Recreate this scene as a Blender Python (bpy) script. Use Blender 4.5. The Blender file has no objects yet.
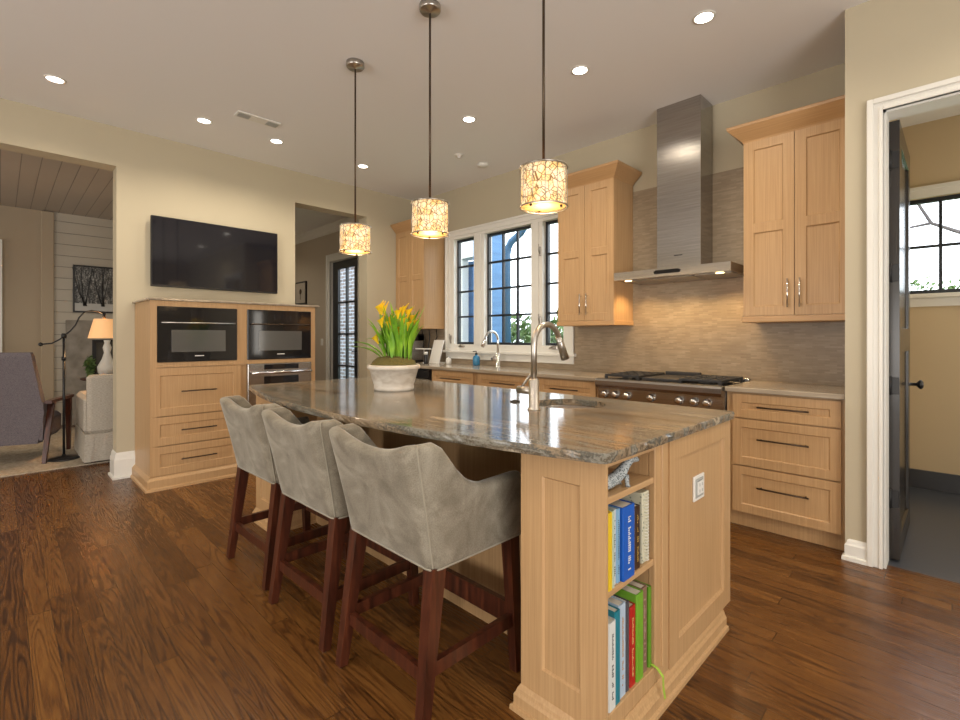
import bpy, bmesh, math, random
from mathutils import Vector, Matrix
PI = math.pi
random.seed(7)
SC = bpy.context.scene
COL = SC.collection

# ------------------------------------------------------------------ camera, sky, exposure
cam_d = bpy.data.cameras.new('camera'); cam = bpy.data.objects.new('camera', cam_d); COL.objects.link(cam)
cam.location = (0, 0, 1.25); cam.rotation_euler = (PI/2, 0, PI/4)
cam_d.sensor_width = 36; cam_d.lens = 18; cam_d.shift_y = -23/960; cam_d.clip_start = .02
SC.camera = cam
SC.view_settings.view_transform = 'Standard'; SC.view_settings.look = 'None'
SC.view_settings.exposure = 0.42; SC.view_settings.gamma = 1; SC.view_settings.use_curve_mapping = False
W = bpy.data.worlds.new('sky'); SC.world = W; W.use_nodes = True
bg = W.node_tree.nodes['Background']; bg.inputs[0].default_value = (.86, .93, 1, 1); bg.inputs[1].default_value = 3.6

def area_light(name, loc, rot, sx, sy, power, color):
    d = bpy.data.lights.new(name, 'AREA'); d.shape = 'RECTANGLE'; d.size = sx; d.size_y = sy; d.energy = power; d.color = color
    o = bpy.data.objects.new(name, d); COL.objects.link(o); o.location = loc; o.rotation_euler = rot
    return o
# added fill: unseen area lights at the windowless south and east walls, and side rooms
area_light('fill_south', (-1.6, -4.3, 1.4), (PI/2+.35, 0, 0), 3.6, 2.3, 118, (1, .97, .93))
area_light('fill_east', (3.3, -.6, 1.4), (PI/2+.35, 0, PI/2), 3.2, 2.3, 140, (1, .97, .93))
area_light('fill_living', (-7.6, -4.3, 1.5), (PI/2+.2, 0, 0), 2.6, 2.0, 34, (1, .88, .72))  # warm fill added out of view to lift the living room
area_light('fill_pantry', (2.2, 4.5, 1.6), (PI/2+.4, 0, PI/2), 1.4, 1.6, 26, (1, .95, .86))  # fill added on the blank pantry side, no window there
H = 3.10
SPOT_W = 26.0
WARM = (1, .87, .69)

# ------------------------------------------------------------------ materials
def newmat(name):
    m = bpy.data.materials.new(name); m.use_nodes = True
    nt = m.node_tree; b = nt.nodes['Principled BSDF']
    return m, nt, b
def plain(name, col, rough=.5, metal=0, spec=.5, bump=0, bscale=200, **kw):
    m, nt, b = newmat(name)
    b.inputs['Base Color'].default_value = (*col, 1); b.inputs['Roughness'].default_value = rough
    b.inputs['Metallic'].default_value = metal; b.inputs['Specular IOR Level'].default_value = spec
    for k, v in kw.items(): b.inputs[k].default_value = v
    tc = nt.nodes.new('ShaderNodeTexCoord'); n = nt.nodes.new('ShaderNodeTexNoise'); n.inputs['Scale'].default_value = bscale
    nt.links.new(tc.outputs['Object'], n.inputs['Vector'])
    if bump:
        bp = nt.nodes.new('ShaderNodeBump'); bp.inputs['Strength'].default_value = bump; bp.inputs['Distance'].default_value = .01
        nt.links.new(n.outputs[0], bp.inputs['Height']); nt.links.new(bp.outputs[0], b.inputs['Normal'])
    else:
        mr = nt.nodes.new('ShaderNodeMapRange'); mr.inputs[3].default_value = max(0, rough-.03); mr.inputs[4].default_value = rough+.03
        nt.links.new(n.outputs[0], mr.inputs[0]); nt.links.new(mr.outputs[0], b.inputs['Roughness'])
    return m
def N(nt, t, **props):
    n = nt.nodes.new('ShaderNode'+t)
    for k, v in props.items(): setattr(n, k, v)
    return n
def mapping(nt, scale, loc=(0,0,0), rot=(0,0,0), out='Object'):
    tc = N(nt, 'TexCoord'); mp = N(nt, 'Mapping')
    mp.inputs['Scale'].default_value = scale; mp.inputs['Location'].default_value = loc; mp.inputs['Rotation'].default_value = rot
    nt.links.new(tc.outputs[out], mp.inputs['Vector']); return mp
def ramp(nt, stops):
    r = N(nt, 'ValToRGB'); e = r.color_ramp.elements
    e[0].position, e[0].color = stops[0][0], (*stops[0][1], 1)
    e[1].position, e[1].color = stops[-1][0], (*stops[-1][1], 1)
    for p, c in stops[1:-1]:
        x = e.new(p); x.color = (*c, 1)
    return r
def noise(nt, vec, scale, detail=3, dist=0):
    n = N(nt, 'TexNoise'); n.inputs['Scale'].default_value = scale; n.inputs['Detail'].default_value = detail
    n.inputs['Distortion'].default_value = dist; nt.links.new(vec, n.inputs['Vector']); return n
def streaky(name, c0, c1, c2, scale, rough=.4, spec=.5, bump=.0, detail=4):
    m, nt, b = newmat(name)
    mp = mapping(nt, scale); n = noise(nt, mp.outputs[0], 1, detail, .3)
    r = ramp(nt, [(.3, c0), (.5, c1), (.72, c2)]); nt.links.new(n.outputs[0], r.inputs[0])
    nt.links.new(r.outputs[0], b.inputs['Base Color']); b.inputs['Roughness'].default_value = rough; b.inputs['Specular IOR Level'].default_value = spec
    if bump:
        bp = N(nt, 'Bump'); bp.inputs['Strength'].default_value = bump; bp.inputs['Distance'].default_value = .003
        nt.links.new(n.outputs[0], bp.inputs['Height']); nt.links.new(bp.outputs[0], b.inputs['Normal'])
    return m
M = {}
M['wood'] = streaky('light_oak', (.445,.27,.128), (.495,.308,.15), (.545,.35,.18), (150,150,2.6), .38, .4)
M['crownwood'] = streaky('light_oak_moulding', (.45,.265,.12), (.50,.30,.14), (.55,.34,.165), (2.6,150,150), .38, .4)
M['shelfwood'] = streaky('light_oak_shelf', (.445,.27,.128), (.495,.308,.15), (.545,.35,.18), (150,2.6,150), .38, .4)
M['mahogany'] = streaky('mahogany', (.030,.009,.005), (.062,.016,.008), (.115,.032,.014), (50,50,4), .28, .5)
M['wall'] = plain('cream_paint', (.53,.47,.345), .75, spec=.2, bump=.05, bscale=250)
M['hallwall'] = plain('greige_paint', (.52,.455,.36), .75, spec=.2, bump=.05, bscale=250)
M['livingwall'] = plain('tan_beige_paint', (.43,.355,.26), .75, spec=.2, bump=.05, bscale=250)
M['tanwall'] = plain('tan_paint', (.60,.48,.31), .75, spec=.2, bump=.05, bscale=250)
M['ceil'] = plain('ceiling_paint', (.86,.855,.85), .8, spec=.15, bump=.05, bscale=250)
M['white'] = plain('white_trim_paint', (.80,.79,.74), .35, spec=.5)
M['steel'] = streaky('brushed_steel', (.36,.34,.32), (.42,.40,.375), (.48,.46,.43), (3,3,160), .24)
M['steel'].node_tree.nodes['Principled BSDF'].inputs['Metallic'].default_value = 1
_nt = M['steel'].node_tree; _b = _nt.nodes['Principled BSDF']; _tg = _nt.nodes.new('ShaderNodeTangent'); _tg.direction_type = 'RADIAL'; _tg.axis = 'Z'
_nt.links.new(_tg.outputs[0], _b.inputs['Tangent']); _b.inputs['Anisotropic'].default_value = .75; _b.inputs['Anisotropic Rotation'].default_value = .0
M['nickel'] = plain('brushed_nickel', (.48,.45,.41), .3, 1)
M['chrome'] = plain('chrome', (.75,.75,.75), .12, 1)
M['bronze'] = plain('dark_bronze', (.075,.05,.032), .35, .8)
M['black'] = plain('black_enamel', (.012,.012,.013), .35)
M['iron'] = plain('cast_iron', (.018,.018,.02), .55)
M['blackglass'] = plain('black_glass', (.010,.010,.012), .06, spec=.6)
M['tvglass'] = plain('television_glass', (.012,.012,.016), .06, spec=.6)
M['ovenwin'] = plain('oven_window_glass', (.10,.10,.095), .10, spec=.8)
M['darkdoor'] = streaky('dark_stained_door', (.010,.008,.006), (.016,.012,.009), (.024,.018,.013), (50,50,3), .22, .6)
M['blacksash'] = plain('black_sash_paint', (.016,.020,.026), .35)
M['plasticwhite'] = plain('white_plastic', (.80,.79,.75), .3)
M['slot'] = plain('grey_outlet_face', (.40,.41,.39), .4)
M['terra'] = streaky('whitewashed_clay', (.50,.44,.37), (.62,.57,.50), (.70,.66,.60), (14,14,30), .85, .2, .3)
M['rug'] = streaky('woven_rug', (.30,.25,.19), (.42,.36,.28), (.52,.46,.37), (40,40,40), .95, .1, .3)
M['grayfabric'] = streaky('mauve_grey_tweed', (.115,.10,.115), (.17,.15,.165), (.22,.20,.21), (150,150,150), .95, .1, .2)
M['linen'] = streaky('oatmeal_linen', (.36,.32,.27), (.45,.41,.35), (.54,.50,.43), (60,60,240), .95, .1, .2)
M['teal'] = plain('teal_cloth', (.10,.20,.20), .8)
M['slate'] = plain('slate_floor', (.060,.066,.080), .32)
M['darkbase'] = plain('dark_baseboard_paint', (.05,.052,.06), .4)
M['firestone'] = streaky('grey_fireplace_stone', (.22,.20,.17), (.28,.255,.22), (.34,.31,.27), (8,8,8), .7, .3)
M['bluewall'] = streaky('shade_blue_boards', (.06,.15,.30), (.075,.185,.36), (.10,.22,.41), (1,1,9), .6)  # cool blue cast of outdoor shade put into the board colour
M['bluepipe'] = plain('blue_grey_metal', (.03,.10,.20), .5)
M['bark'] = plain('bark', (.10,.085,.085), .9, bump=.4, bscale=30)
M['grass'] = plain('lawn', (.10,.16,.05), .95)
M['soap'] = plain('blue_soap', (.04,.22,.42), .15, spec=.6)
M['moss'] = plain('dried_moss', (.12,.10,.025), .95, bump=1, bscale=60)
M['leafdark'] = streaky('leaf_green', (.08,.22,.012), (.17,.38,.02), (.33,.56,.04), (16,16,9), .4)
M['stem'] = plain('stem_green', (.16,.34,.03), .45)
M['shrub'] = plain('shrub_leaf', (.12,.20,.06), .6)
M['zebra'] = None

def velvet():
    m, nt, b = newmat('taupe_velvet')
    mp = mapping(nt, (1,1,1)); n = noise(nt, mp.outputs[0], 7, 5, 1.2); n2 = noise(nt, mp.outputs[0], 260, 2)
    mx = N(nt, 'Mix'); mx.data_type = 'FLOAT'; mx.inputs[0].default_value = .3
    nt.links.new(n.outputs[0], mx.inputs[2]); nt.links.new(n2.outputs[0], mx.inputs[3])
    r = ramp(nt, [(.34, (.15,.128,.095)), (.5, (.235,.208,.16)), (.66, (.33,.30,.24))]); nt.links.new(mx.outputs[0], r.inputs[0])
    nt.links.new(r.outputs[0], b.inputs['Base Color']); b.inputs['Roughness'].default_value = .8
    b.inputs['Specular IOR Level'].default_value = .15
    b.inputs['Sheen Weight'].default_value = .55; b.inputs['Sheen Roughness'].default_value = .35; b.inputs['Sheen Tint'].default_value = (.85,.85,.80,1)
    bp = N(nt, 'Bump'); bp.inputs['Strength'].default_value = .15; bp.inputs['Distance'].default_value = .003
    nt.links.new(mx.outputs[0], bp.inputs['Height']); nt.links.new(bp.outputs[0], b.inputs['Normal'])
    return m
M['velvet'] = velvet()
M['piping'] = plain('velvet_piping', (.30,.27,.21), .8)

def floor_mat():
    m, nt, b = newmat('oak_strip_floor'); L = nt.links.new
    tc = N(nt, 'TexCoord'); sp = N(nt, 'SeparateXYZ'); L(tc.outputs['Object'], sp.inputs[0])
    def math_(op, a, v=None, v2=None):
        n = N(nt, 'Math', operation=op)
        for i, x in enumerate((a, v, v2)):
            if x is None: continue
            if isinstance(x, (int, float)): n.inputs[i].default_value = x
            else: L(x, n.inputs[i])
        return n.outputs[0]
    yw = math_('DIVIDE', sp.outputs[1], .083); row = math_('FLOOR', yw); fy = math_('FRACT', yw)
    wn = N(nt, 'TexWhiteNoise', noise_dimensions='1D'); L(row, wn.inputs['W'])
    xs = math_('ADD', math_('DIVIDE', sp.outputs[0], 1.45), math_('MULTIPLY', wn.outputs[0], 13.7))
    colx = math_('FLOOR', xs); fx = math_('FRACT', xs)
    cb = N(nt, 'CombineXYZ'); L(row, cb.inputs[0]); L(colx, cb.inputs[1])
    wn2 = N(nt, 'TexWhiteNoise', noise_dimensions='2D'); L(cb.outputs[0], wn2.inputs['Vector']); rnd = wn2.outputs[0]
    gv = N(nt, 'CombineXYZ'); L(math_('ADD', math_('MULTIPLY', sp.outputs[0], .8), math_('MULTIPLY', rnd, 40)), gv.inputs[0])
    L(math_('MULTIPLY', sp.outputs[1], 12), gv.inputs[1]); L(math_('MULTIPLY', rnd, 91), gv.inputs[2])
    n = noise(nt, gv.outputs[0], 1, 1.6, .1)
    rings = math_('SINE', math_('MULTIPLY', n.outputs[0], 115)); rings = math_('SUBTRACT', 1, math_('MULTIPLY', math_('POWER', math_('MULTIPLY_ADD', rings, -.5, .5), 2.5), 2))
    gv2 = N(nt, 'CombineXYZ'); L(math_('MULTIPLY', sp.outputs[0], 9), gv2.inputs[0]); L(math_('MULTIPLY', sp.outputs[1], 240), gv2.inputs[1]); L(rnd, gv2.inputs[2])
    n2 = noise(nt, gv2.outputs[0], 1, 3)
    n3 = noise(nt, tc.outputs['Object'], .7, 2)
    g = math_('ADD', math_('MULTIPLY', rings, .17), math_('MULTIPLY', n2.outputs[0], .75))
    g = math_('ADD', g, math_('MULTIPLY', math_('SUBTRACT', rnd, .5), .34))
    g = math_('ADD', g, .13)
    r = ramp(nt, [(.12, (.026,.009,.003)), (.45, (.092,.035,.0085)), (.72, (.155,.063,.0155)), (1, (.215,.098,.026))]); L(g, r.inputs[0])
    ey = math_('LESS_THAN', math_('MINIMUM', fy, math_('SUBTRACT', 1, fy)), .018)
    ex = math_('LESS_THAN', math_('MINIMUM', fx, math_('SUBTRACT', 1, fx)), .0015)
    e = math_('MAXIMUM', ey, ex)
    mx = N(nt, 'Mix'); mx.data_type = 'RGBA'; L(math_('MULTIPLY', e, .65), mx.inputs[0]); L(r.outputs[0], mx.inputs[6]); mx.inputs[7].default_value = (.012,.005,.002,1)
    L(mx.outputs[2], b.inputs['Base Color']); b.inputs['Specular IOR Level'].default_value = .36
    mr = N(nt, 'MapRange'); L(g, mr.inputs[0]); mr.inputs[3].default_value = .34; mr.inputs[4].default_value = .22; L(mr.outputs[0], b.inputs['Roughness'])
    bp = N(nt, 'Bump'); bp.inputs['Strength'].default_value = .12; bp.inputs['Distance'].default_value = .004
    L(math_('SUBTRACT', g, e), bp.inputs['Height']); L(bp.outputs[0], b.inputs['Normal'])
    return m
M['floor'] = floor_mat()

def granite(name, scale, rough, edge=False):
    m, nt, b = newmat(name); L = nt.links.new
    mp = mapping(nt, scale); n = noise(nt, mp.outputs[0], 1, 6, .9)
    mp2 = mapping(nt, (1,1,1)); n2 = noise(nt, mp2.outputs[0], 130, 3); n3 = noise(nt, mp2.outputs[0], 2.2, 2, .6)
    if edge:
        r = ramp(nt, [(.34, (.016,.018,.016)), (.46, (.10,.10,.08)), (.54, (.24,.235,.19)), (.66, (.50,.48,.41))])
    else:
        r = ramp(nt, [(.28, (.035,.027,.019)), (.38, (.115,.085,.055)), (.44, (.29,.22,.145)), (.49, (.09,.085,.07)), (.54, (.24,.225,.185)), (.59, (.10,.08,.055)), (.66, (.42,.36,.27)), (.8, (.18,.12,.07))])
    mx = N(nt, 'Mix'); mx.data_type = 'FLOAT'; mx.inputs[0].default_value = .45 if edge else .16
    L(n.outputs[0], mx.inputs[2]); L(n2.outputs[0], mx.inputs[3]); L(mx.outputs[0], r.inputs[0])
    L(r.outputs[0], b.inputs['Base Color']); b.inputs['Roughness'].default_value = rough; b.inputs['Specular IOR Level'].default_value = .25 if edge else .36
    bp = N(nt, 'Bump'); bp.inputs['Strength'].default_value = .6 if edge else .05; bp.inputs['Distance'].default_value = .006 if edge else .002
    L(n2.outputs[0], bp.inputs['Height']); L(bp.outputs[0], b.inputs['Normal'])
    return m
M['granite'] = granite('brown_streaked_granite', (.75, 8, 8), .10)
M['graniteedge'] = granite('chiselled_granite_edge', (42, 42, 12), .7, True)
M['counter'] = streaky('beige_grey_stone', (.26,.215,.16), (.36,.30,.225), (.44,.375,.29), (3,14,14), .16, .5)

def mosaic():
    m, nt, b = newmat('stone_strip_mosaic'); L = nt.links.new
    tc = N(nt, 'TexCoord'); sp = N(nt, 'SeparateXYZ'); L(tc.outputs['Object'], sp.inputs[0])
    cb = N(nt, 'CombineXYZ'); L(sp.outputs[0], cb.inputs[0]); L(sp.outputs[2], cb.inputs[1])
    br = N(nt, 'TexBrick'); br.offset = .43; br.offset_frequency = 2; L(cb.outputs[0], br.inputs['Vector'])
    for k, v in (('Scale', 1), ('Mortar Size', .0011), ('Mortar Smooth', .2), ('Bias', 0), ('Brick Width', .07), ('Row Height', .0125)): br.inputs[k].default_value = v
    br.inputs['Color1'].default_value = (0,0,0,1); br.inputs['Color2'].default_value = (1,1,1,1); br.inputs['Mortar'].default_value = (.35,.35,.35,1)
    n = noise(nt, tc.outputs['Object'], 9, 4)
    mx = N(nt, 'Mix'); mx.data_type = 'FLOAT'; mx.inputs[0].default_value = .55; L(br.outputs['Color'], mx.inputs[2]); L(n.outputs[0], mx.inputs[3])
    r = ramp(nt, [(.0, (.23,.17,.11)), (.45, (.295,.23,.155)), (.75, (.36,.285,.20)), (1, (.52,.44,.33))]); L(mx.outputs[0], r.inputs[0])
    L(r.outputs[0], b.inputs['Base Color']); b.inputs['Roughness'].default_value = .38
    bp = N(nt, 'Bump'); bp.inputs['Strength'].default_value = .35; bp.inputs['Distance'].default_value = .004
    L(br.outputs['Fac'], bp.inputs['Height']); bp.invert = True; L(bp.outputs[0], b.inputs['Normal'])
    return m
M['mosaic'] = mosaic()
def brickmat():
    m, nt, b = newmat('limewashed_brick'); L = nt.links.new
    tc = N(nt, 'TexCoord'); sp = N(nt, 'SeparateXYZ'); L(tc.outputs['Object'], sp.inputs[0])
    cb = N(nt, 'CombineXYZ'); L(sp.outputs[0], cb.inputs[0]); L(sp.outputs[2], cb.inputs[1])
    br = N(nt, 'TexBrick'); L(cb.outputs[0], br.inputs['Vector'])
    for k, v in (('Scale', 1), ('Mortar Size', .012), ('Brick Width', .25), ('Row Height', .085)): br.inputs[k].default_value = v
    br.inputs['Color1'].default_value = (.075,.06,.055,1); br.inputs['Color2'].default_value = (.14,.12,.115,1); br.inputs['Mortar'].default_value = (.26,.30,.34,1)
    L(br.outputs[0], b.inputs['Base Color']); b.inputs['Roughness'].default_value = .9; return m
M['brick'] = brickmat()
def boards(name, col, axis, w, rough=.5):
    m, nt, b = newmat(name); L = nt.links.new
    tc = N(nt, 'TexCoord'); sp = N(nt, 'SeparateXYZ'); L(tc.outputs['Object'], sp.inputs[0])
    d = N(nt, 'Math', operation='DIVIDE'); L(sp.outputs[axis], d.inputs[0]); d.inputs[1].default_value = w
    f = N(nt, 'Math', operation='FRACT'); L(d.outputs[0], f.inputs[0])
    lt = N(nt, 'Math', operation='LESS_THAN'); L(f.outputs[0], lt.inputs[0]); lt.inputs[1].default_value = .05
    mx = N(nt, 'Mix'); mx.data_type = 'RGBA'; L(lt.outputs[0], mx.inputs[0]); mx.inputs[6].default_value = (*col, 1); mx.inputs[7].default_value = (*[c*.5 for c in col], 1)
    L(mx.outputs[2], b.inputs['Base Color']); b.inputs['Roughness'].default_value = rough
    bp = N(nt, 'Bump'); bp.invert = True; bp.inputs['Strength'].default_value = .6; bp.inputs['Distance'].default_value = .01; L(lt.outputs[0], bp.inputs['Height']); L(bp.outputs[0], b.inputs['Normal'])
    return m
M['shiplap'] = boards('white_shiplap', (.52,.475,.39), 2, .16)
M['plankceil'] = boards('painted_plank_ceiling', (.42,.375,.33), 1, .145)
def glass():
    m, nt, b = newmat('window_glass'); L = nt.links.new
    out = nt.nodes['Material Output']; t = N(nt, 'BsdfTransparent'); g = N(nt, 'BsdfGlossy'); g.inputs['Roughness'].default_value = .02
    fr = N(nt, 'LayerWeight'); fr.inputs['Blend'].default_value = .5; pw = N(nt, 'Math', operation='POWER'); L(fr.outputs['Facing'], pw.inputs[0]); pw.inputs[1].default_value = 5
    ma = N(nt, 'Math', operation='MULTIPLY_ADD'); L(pw.outputs[0], ma.inputs[0]); ma.inputs[1].default_value = .9; ma.inputs[2].default_value = .03; mx = N(nt, 'MixShader'); L(ma.outputs[0], mx.inputs[0]); L(t.outputs[0], mx.inputs[1]); L(g.outputs[0], mx.inputs[2]); L(mx.outputs[0], out.inputs[0])
    return m
M['glass'] = glass()
def emis(name, col, s):
    m, nt, b = newmat(name); b.inputs['Base Color'].default_value = (*col, 1); b.inputs['Emission Color'].default_value = (*col, 1); b.inputs['Emission Strength'].default_value = s; return m
M['lens'] = emis('lit_lens', (1,.93,.82), 9)
M['hoodlens'] = emis('lit_hood_lens', (1,.72,.38), 4)
M['diffuser'] = emis('lit_diffuser', (1,.60,.18), .45)
def shade_mat():
    m, nt, b = newmat('lit_branch_pattern_shade'); L = nt.links.new
    tc = N(nt, 'TexCoord'); mn = N(nt, 'Math', operation='MINIMUM')
    for i, (sc_, k) in enumerate(((34, 1.0), (50, 1.7))):
        v = N(nt, 'TexVoronoi', feature='DISTANCE_TO_EDGE'); v.inputs['Scale'].default_value = sc_; L(tc.outputs['Object'], v.inputs['Vector'])
        ml = N(nt, 'Math', operation='MULTIPLY'); L(v.outputs['Distance'], ml.inputs[0]); ml.inputs[1].default_value = k; L(ml.outputs[0], mn.inputs[i])
    r = ramp(nt, [(.025, (.24,.14,.06)), (.055, (1,.88,.68))]); L(mn.outputs[0], r.inputs[0])
    n = noise(nt, tc.outputs['Object'], 22, 2); r2 = ramp(nt, [(.35, (1,.74,.36)), (.6, (1,.92,.78))]); L(n.outputs[0], r2.inputs[0])
    mx = N(nt, 'Mix'); mx.data_type = 'RGBA'; mx.blend_type = 'MULTIPLY'; mx.inputs[0].default_value = 1; L(r.outputs[0], mx.inputs[6]); L(r2.outputs[0], mx.inputs[7])
    L(mx.outputs[2], b.inputs['Base Color']); L(mx.outputs[2], b.inputs['Emission Color']); b.inputs['Emission Strength'].default_value = .40
    return m
M['shade'] = shade_mat()
def pleat_mat():
    m, nt, b = newmat('lit_pleated_shade'); b.inputs['Base Color'].default_value = (.75,.48,.24,1)
    b.inputs['Emission Color'].default_value = (1,.50,.20,1); b.inputs['Emission Strength'].default_value = .40; return m
M['pleat'] = pleat_mat()
def speckle(name, a, b_, scale, t=.5):
    m, nt, b = newmat(name); L = nt.links.new
    tc = N(nt, 'TexCoord'); v = N(nt, 'TexVoronoi'); v.inputs['Scale'].default_value = scale; L(tc.outputs['Object'], v.inputs['Vector'])
    r = ramp(nt, [(t-.02, a), (t+.02, b_)]); L(v.outputs['Distance'], r.inputs[0]); L(r.outputs[0], b.inputs['Base Color']); b.inputs['Roughness'].default_value = .6; return m
M['zebra'] = speckle('beaded_grey_white', (.07,.085,.095), (.42,.46,.47), 210, .42)
def flower_mat():
    m, nt, b = newmat('calla_petal'); L = nt.links.new
    n = noise(nt, mapping(nt, (1,1,1)).outputs[0], 14, 2); r = ramp(nt, [(.35, (.90,.56,.015)), (.62, (.90,.70,.035)), (.8, (.85,.36,.03))])
    L(n.outputs[0], r.inputs[0]); L(r.outputs[0], b.inputs['Base Color']); b.inputs['Roughness'].default_value = .4
    b.inputs['Subsurface Weight'].default_value = .15; b.inputs['Subsurface Radius'].default_value = (.02,.02,.01); return m
M['petal'] = flower_mat()
def art_mat():
    m, nt, b = newmat('winter_tree_print'); L = nt.links.new
    tc = N(nt, 'TexCoord'); sp = N(nt, 'SeparateXYZ'); L(tc.outputs['Object'], sp.inputs[0])
    n = noise(nt, mapping(nt, (1,26,7)).outputs[0], 1, 5, 1.1); n2 = noise(nt, mapping(nt, (60,60,60)).outputs[0], 1, 2)
    mx = N(nt, 'Mix'); mx.data_type = 'FLOAT'; mx.inputs[0].default_value = .45; L(n.outputs[0], mx.inputs[2]); L(n2.outputs[0], mx.inputs[3])
    r = ramp(nt, [(.40, (.03,.03,.03)), (.52, (.12,.12,.115)), (.66, (.45,.45,.43))]); L(mx.outputs[0], r.inputs[0])
    lt = N(nt, 'Math', operation='LESS_THAN'); L(sp.outputs[2], lt.inputs[0]); lt.inputs[1].default_value = .13
    mc = N(nt, 'Mix'); mc.data_type = 'RGBA'; L(lt.outputs[0], mc.inputs[0]); L(r.outputs[0], mc.inputs[6]); mc.inputs[7].default_value = (.5,.5,.48,1)
    L(mc.outputs[2], b.inputs['Base Color']); b.inputs['Roughness'].default_value = .4; return m
M['art'] = art_mat()
def bk(name, col): 
    k = 'bk_'+name
    if k not in M: M[k] = plain('book_cover_'+name, col, .35)
    return M[k]
M['paper'] = plain('page_paper', (.74,.70,.60), .9)

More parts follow.
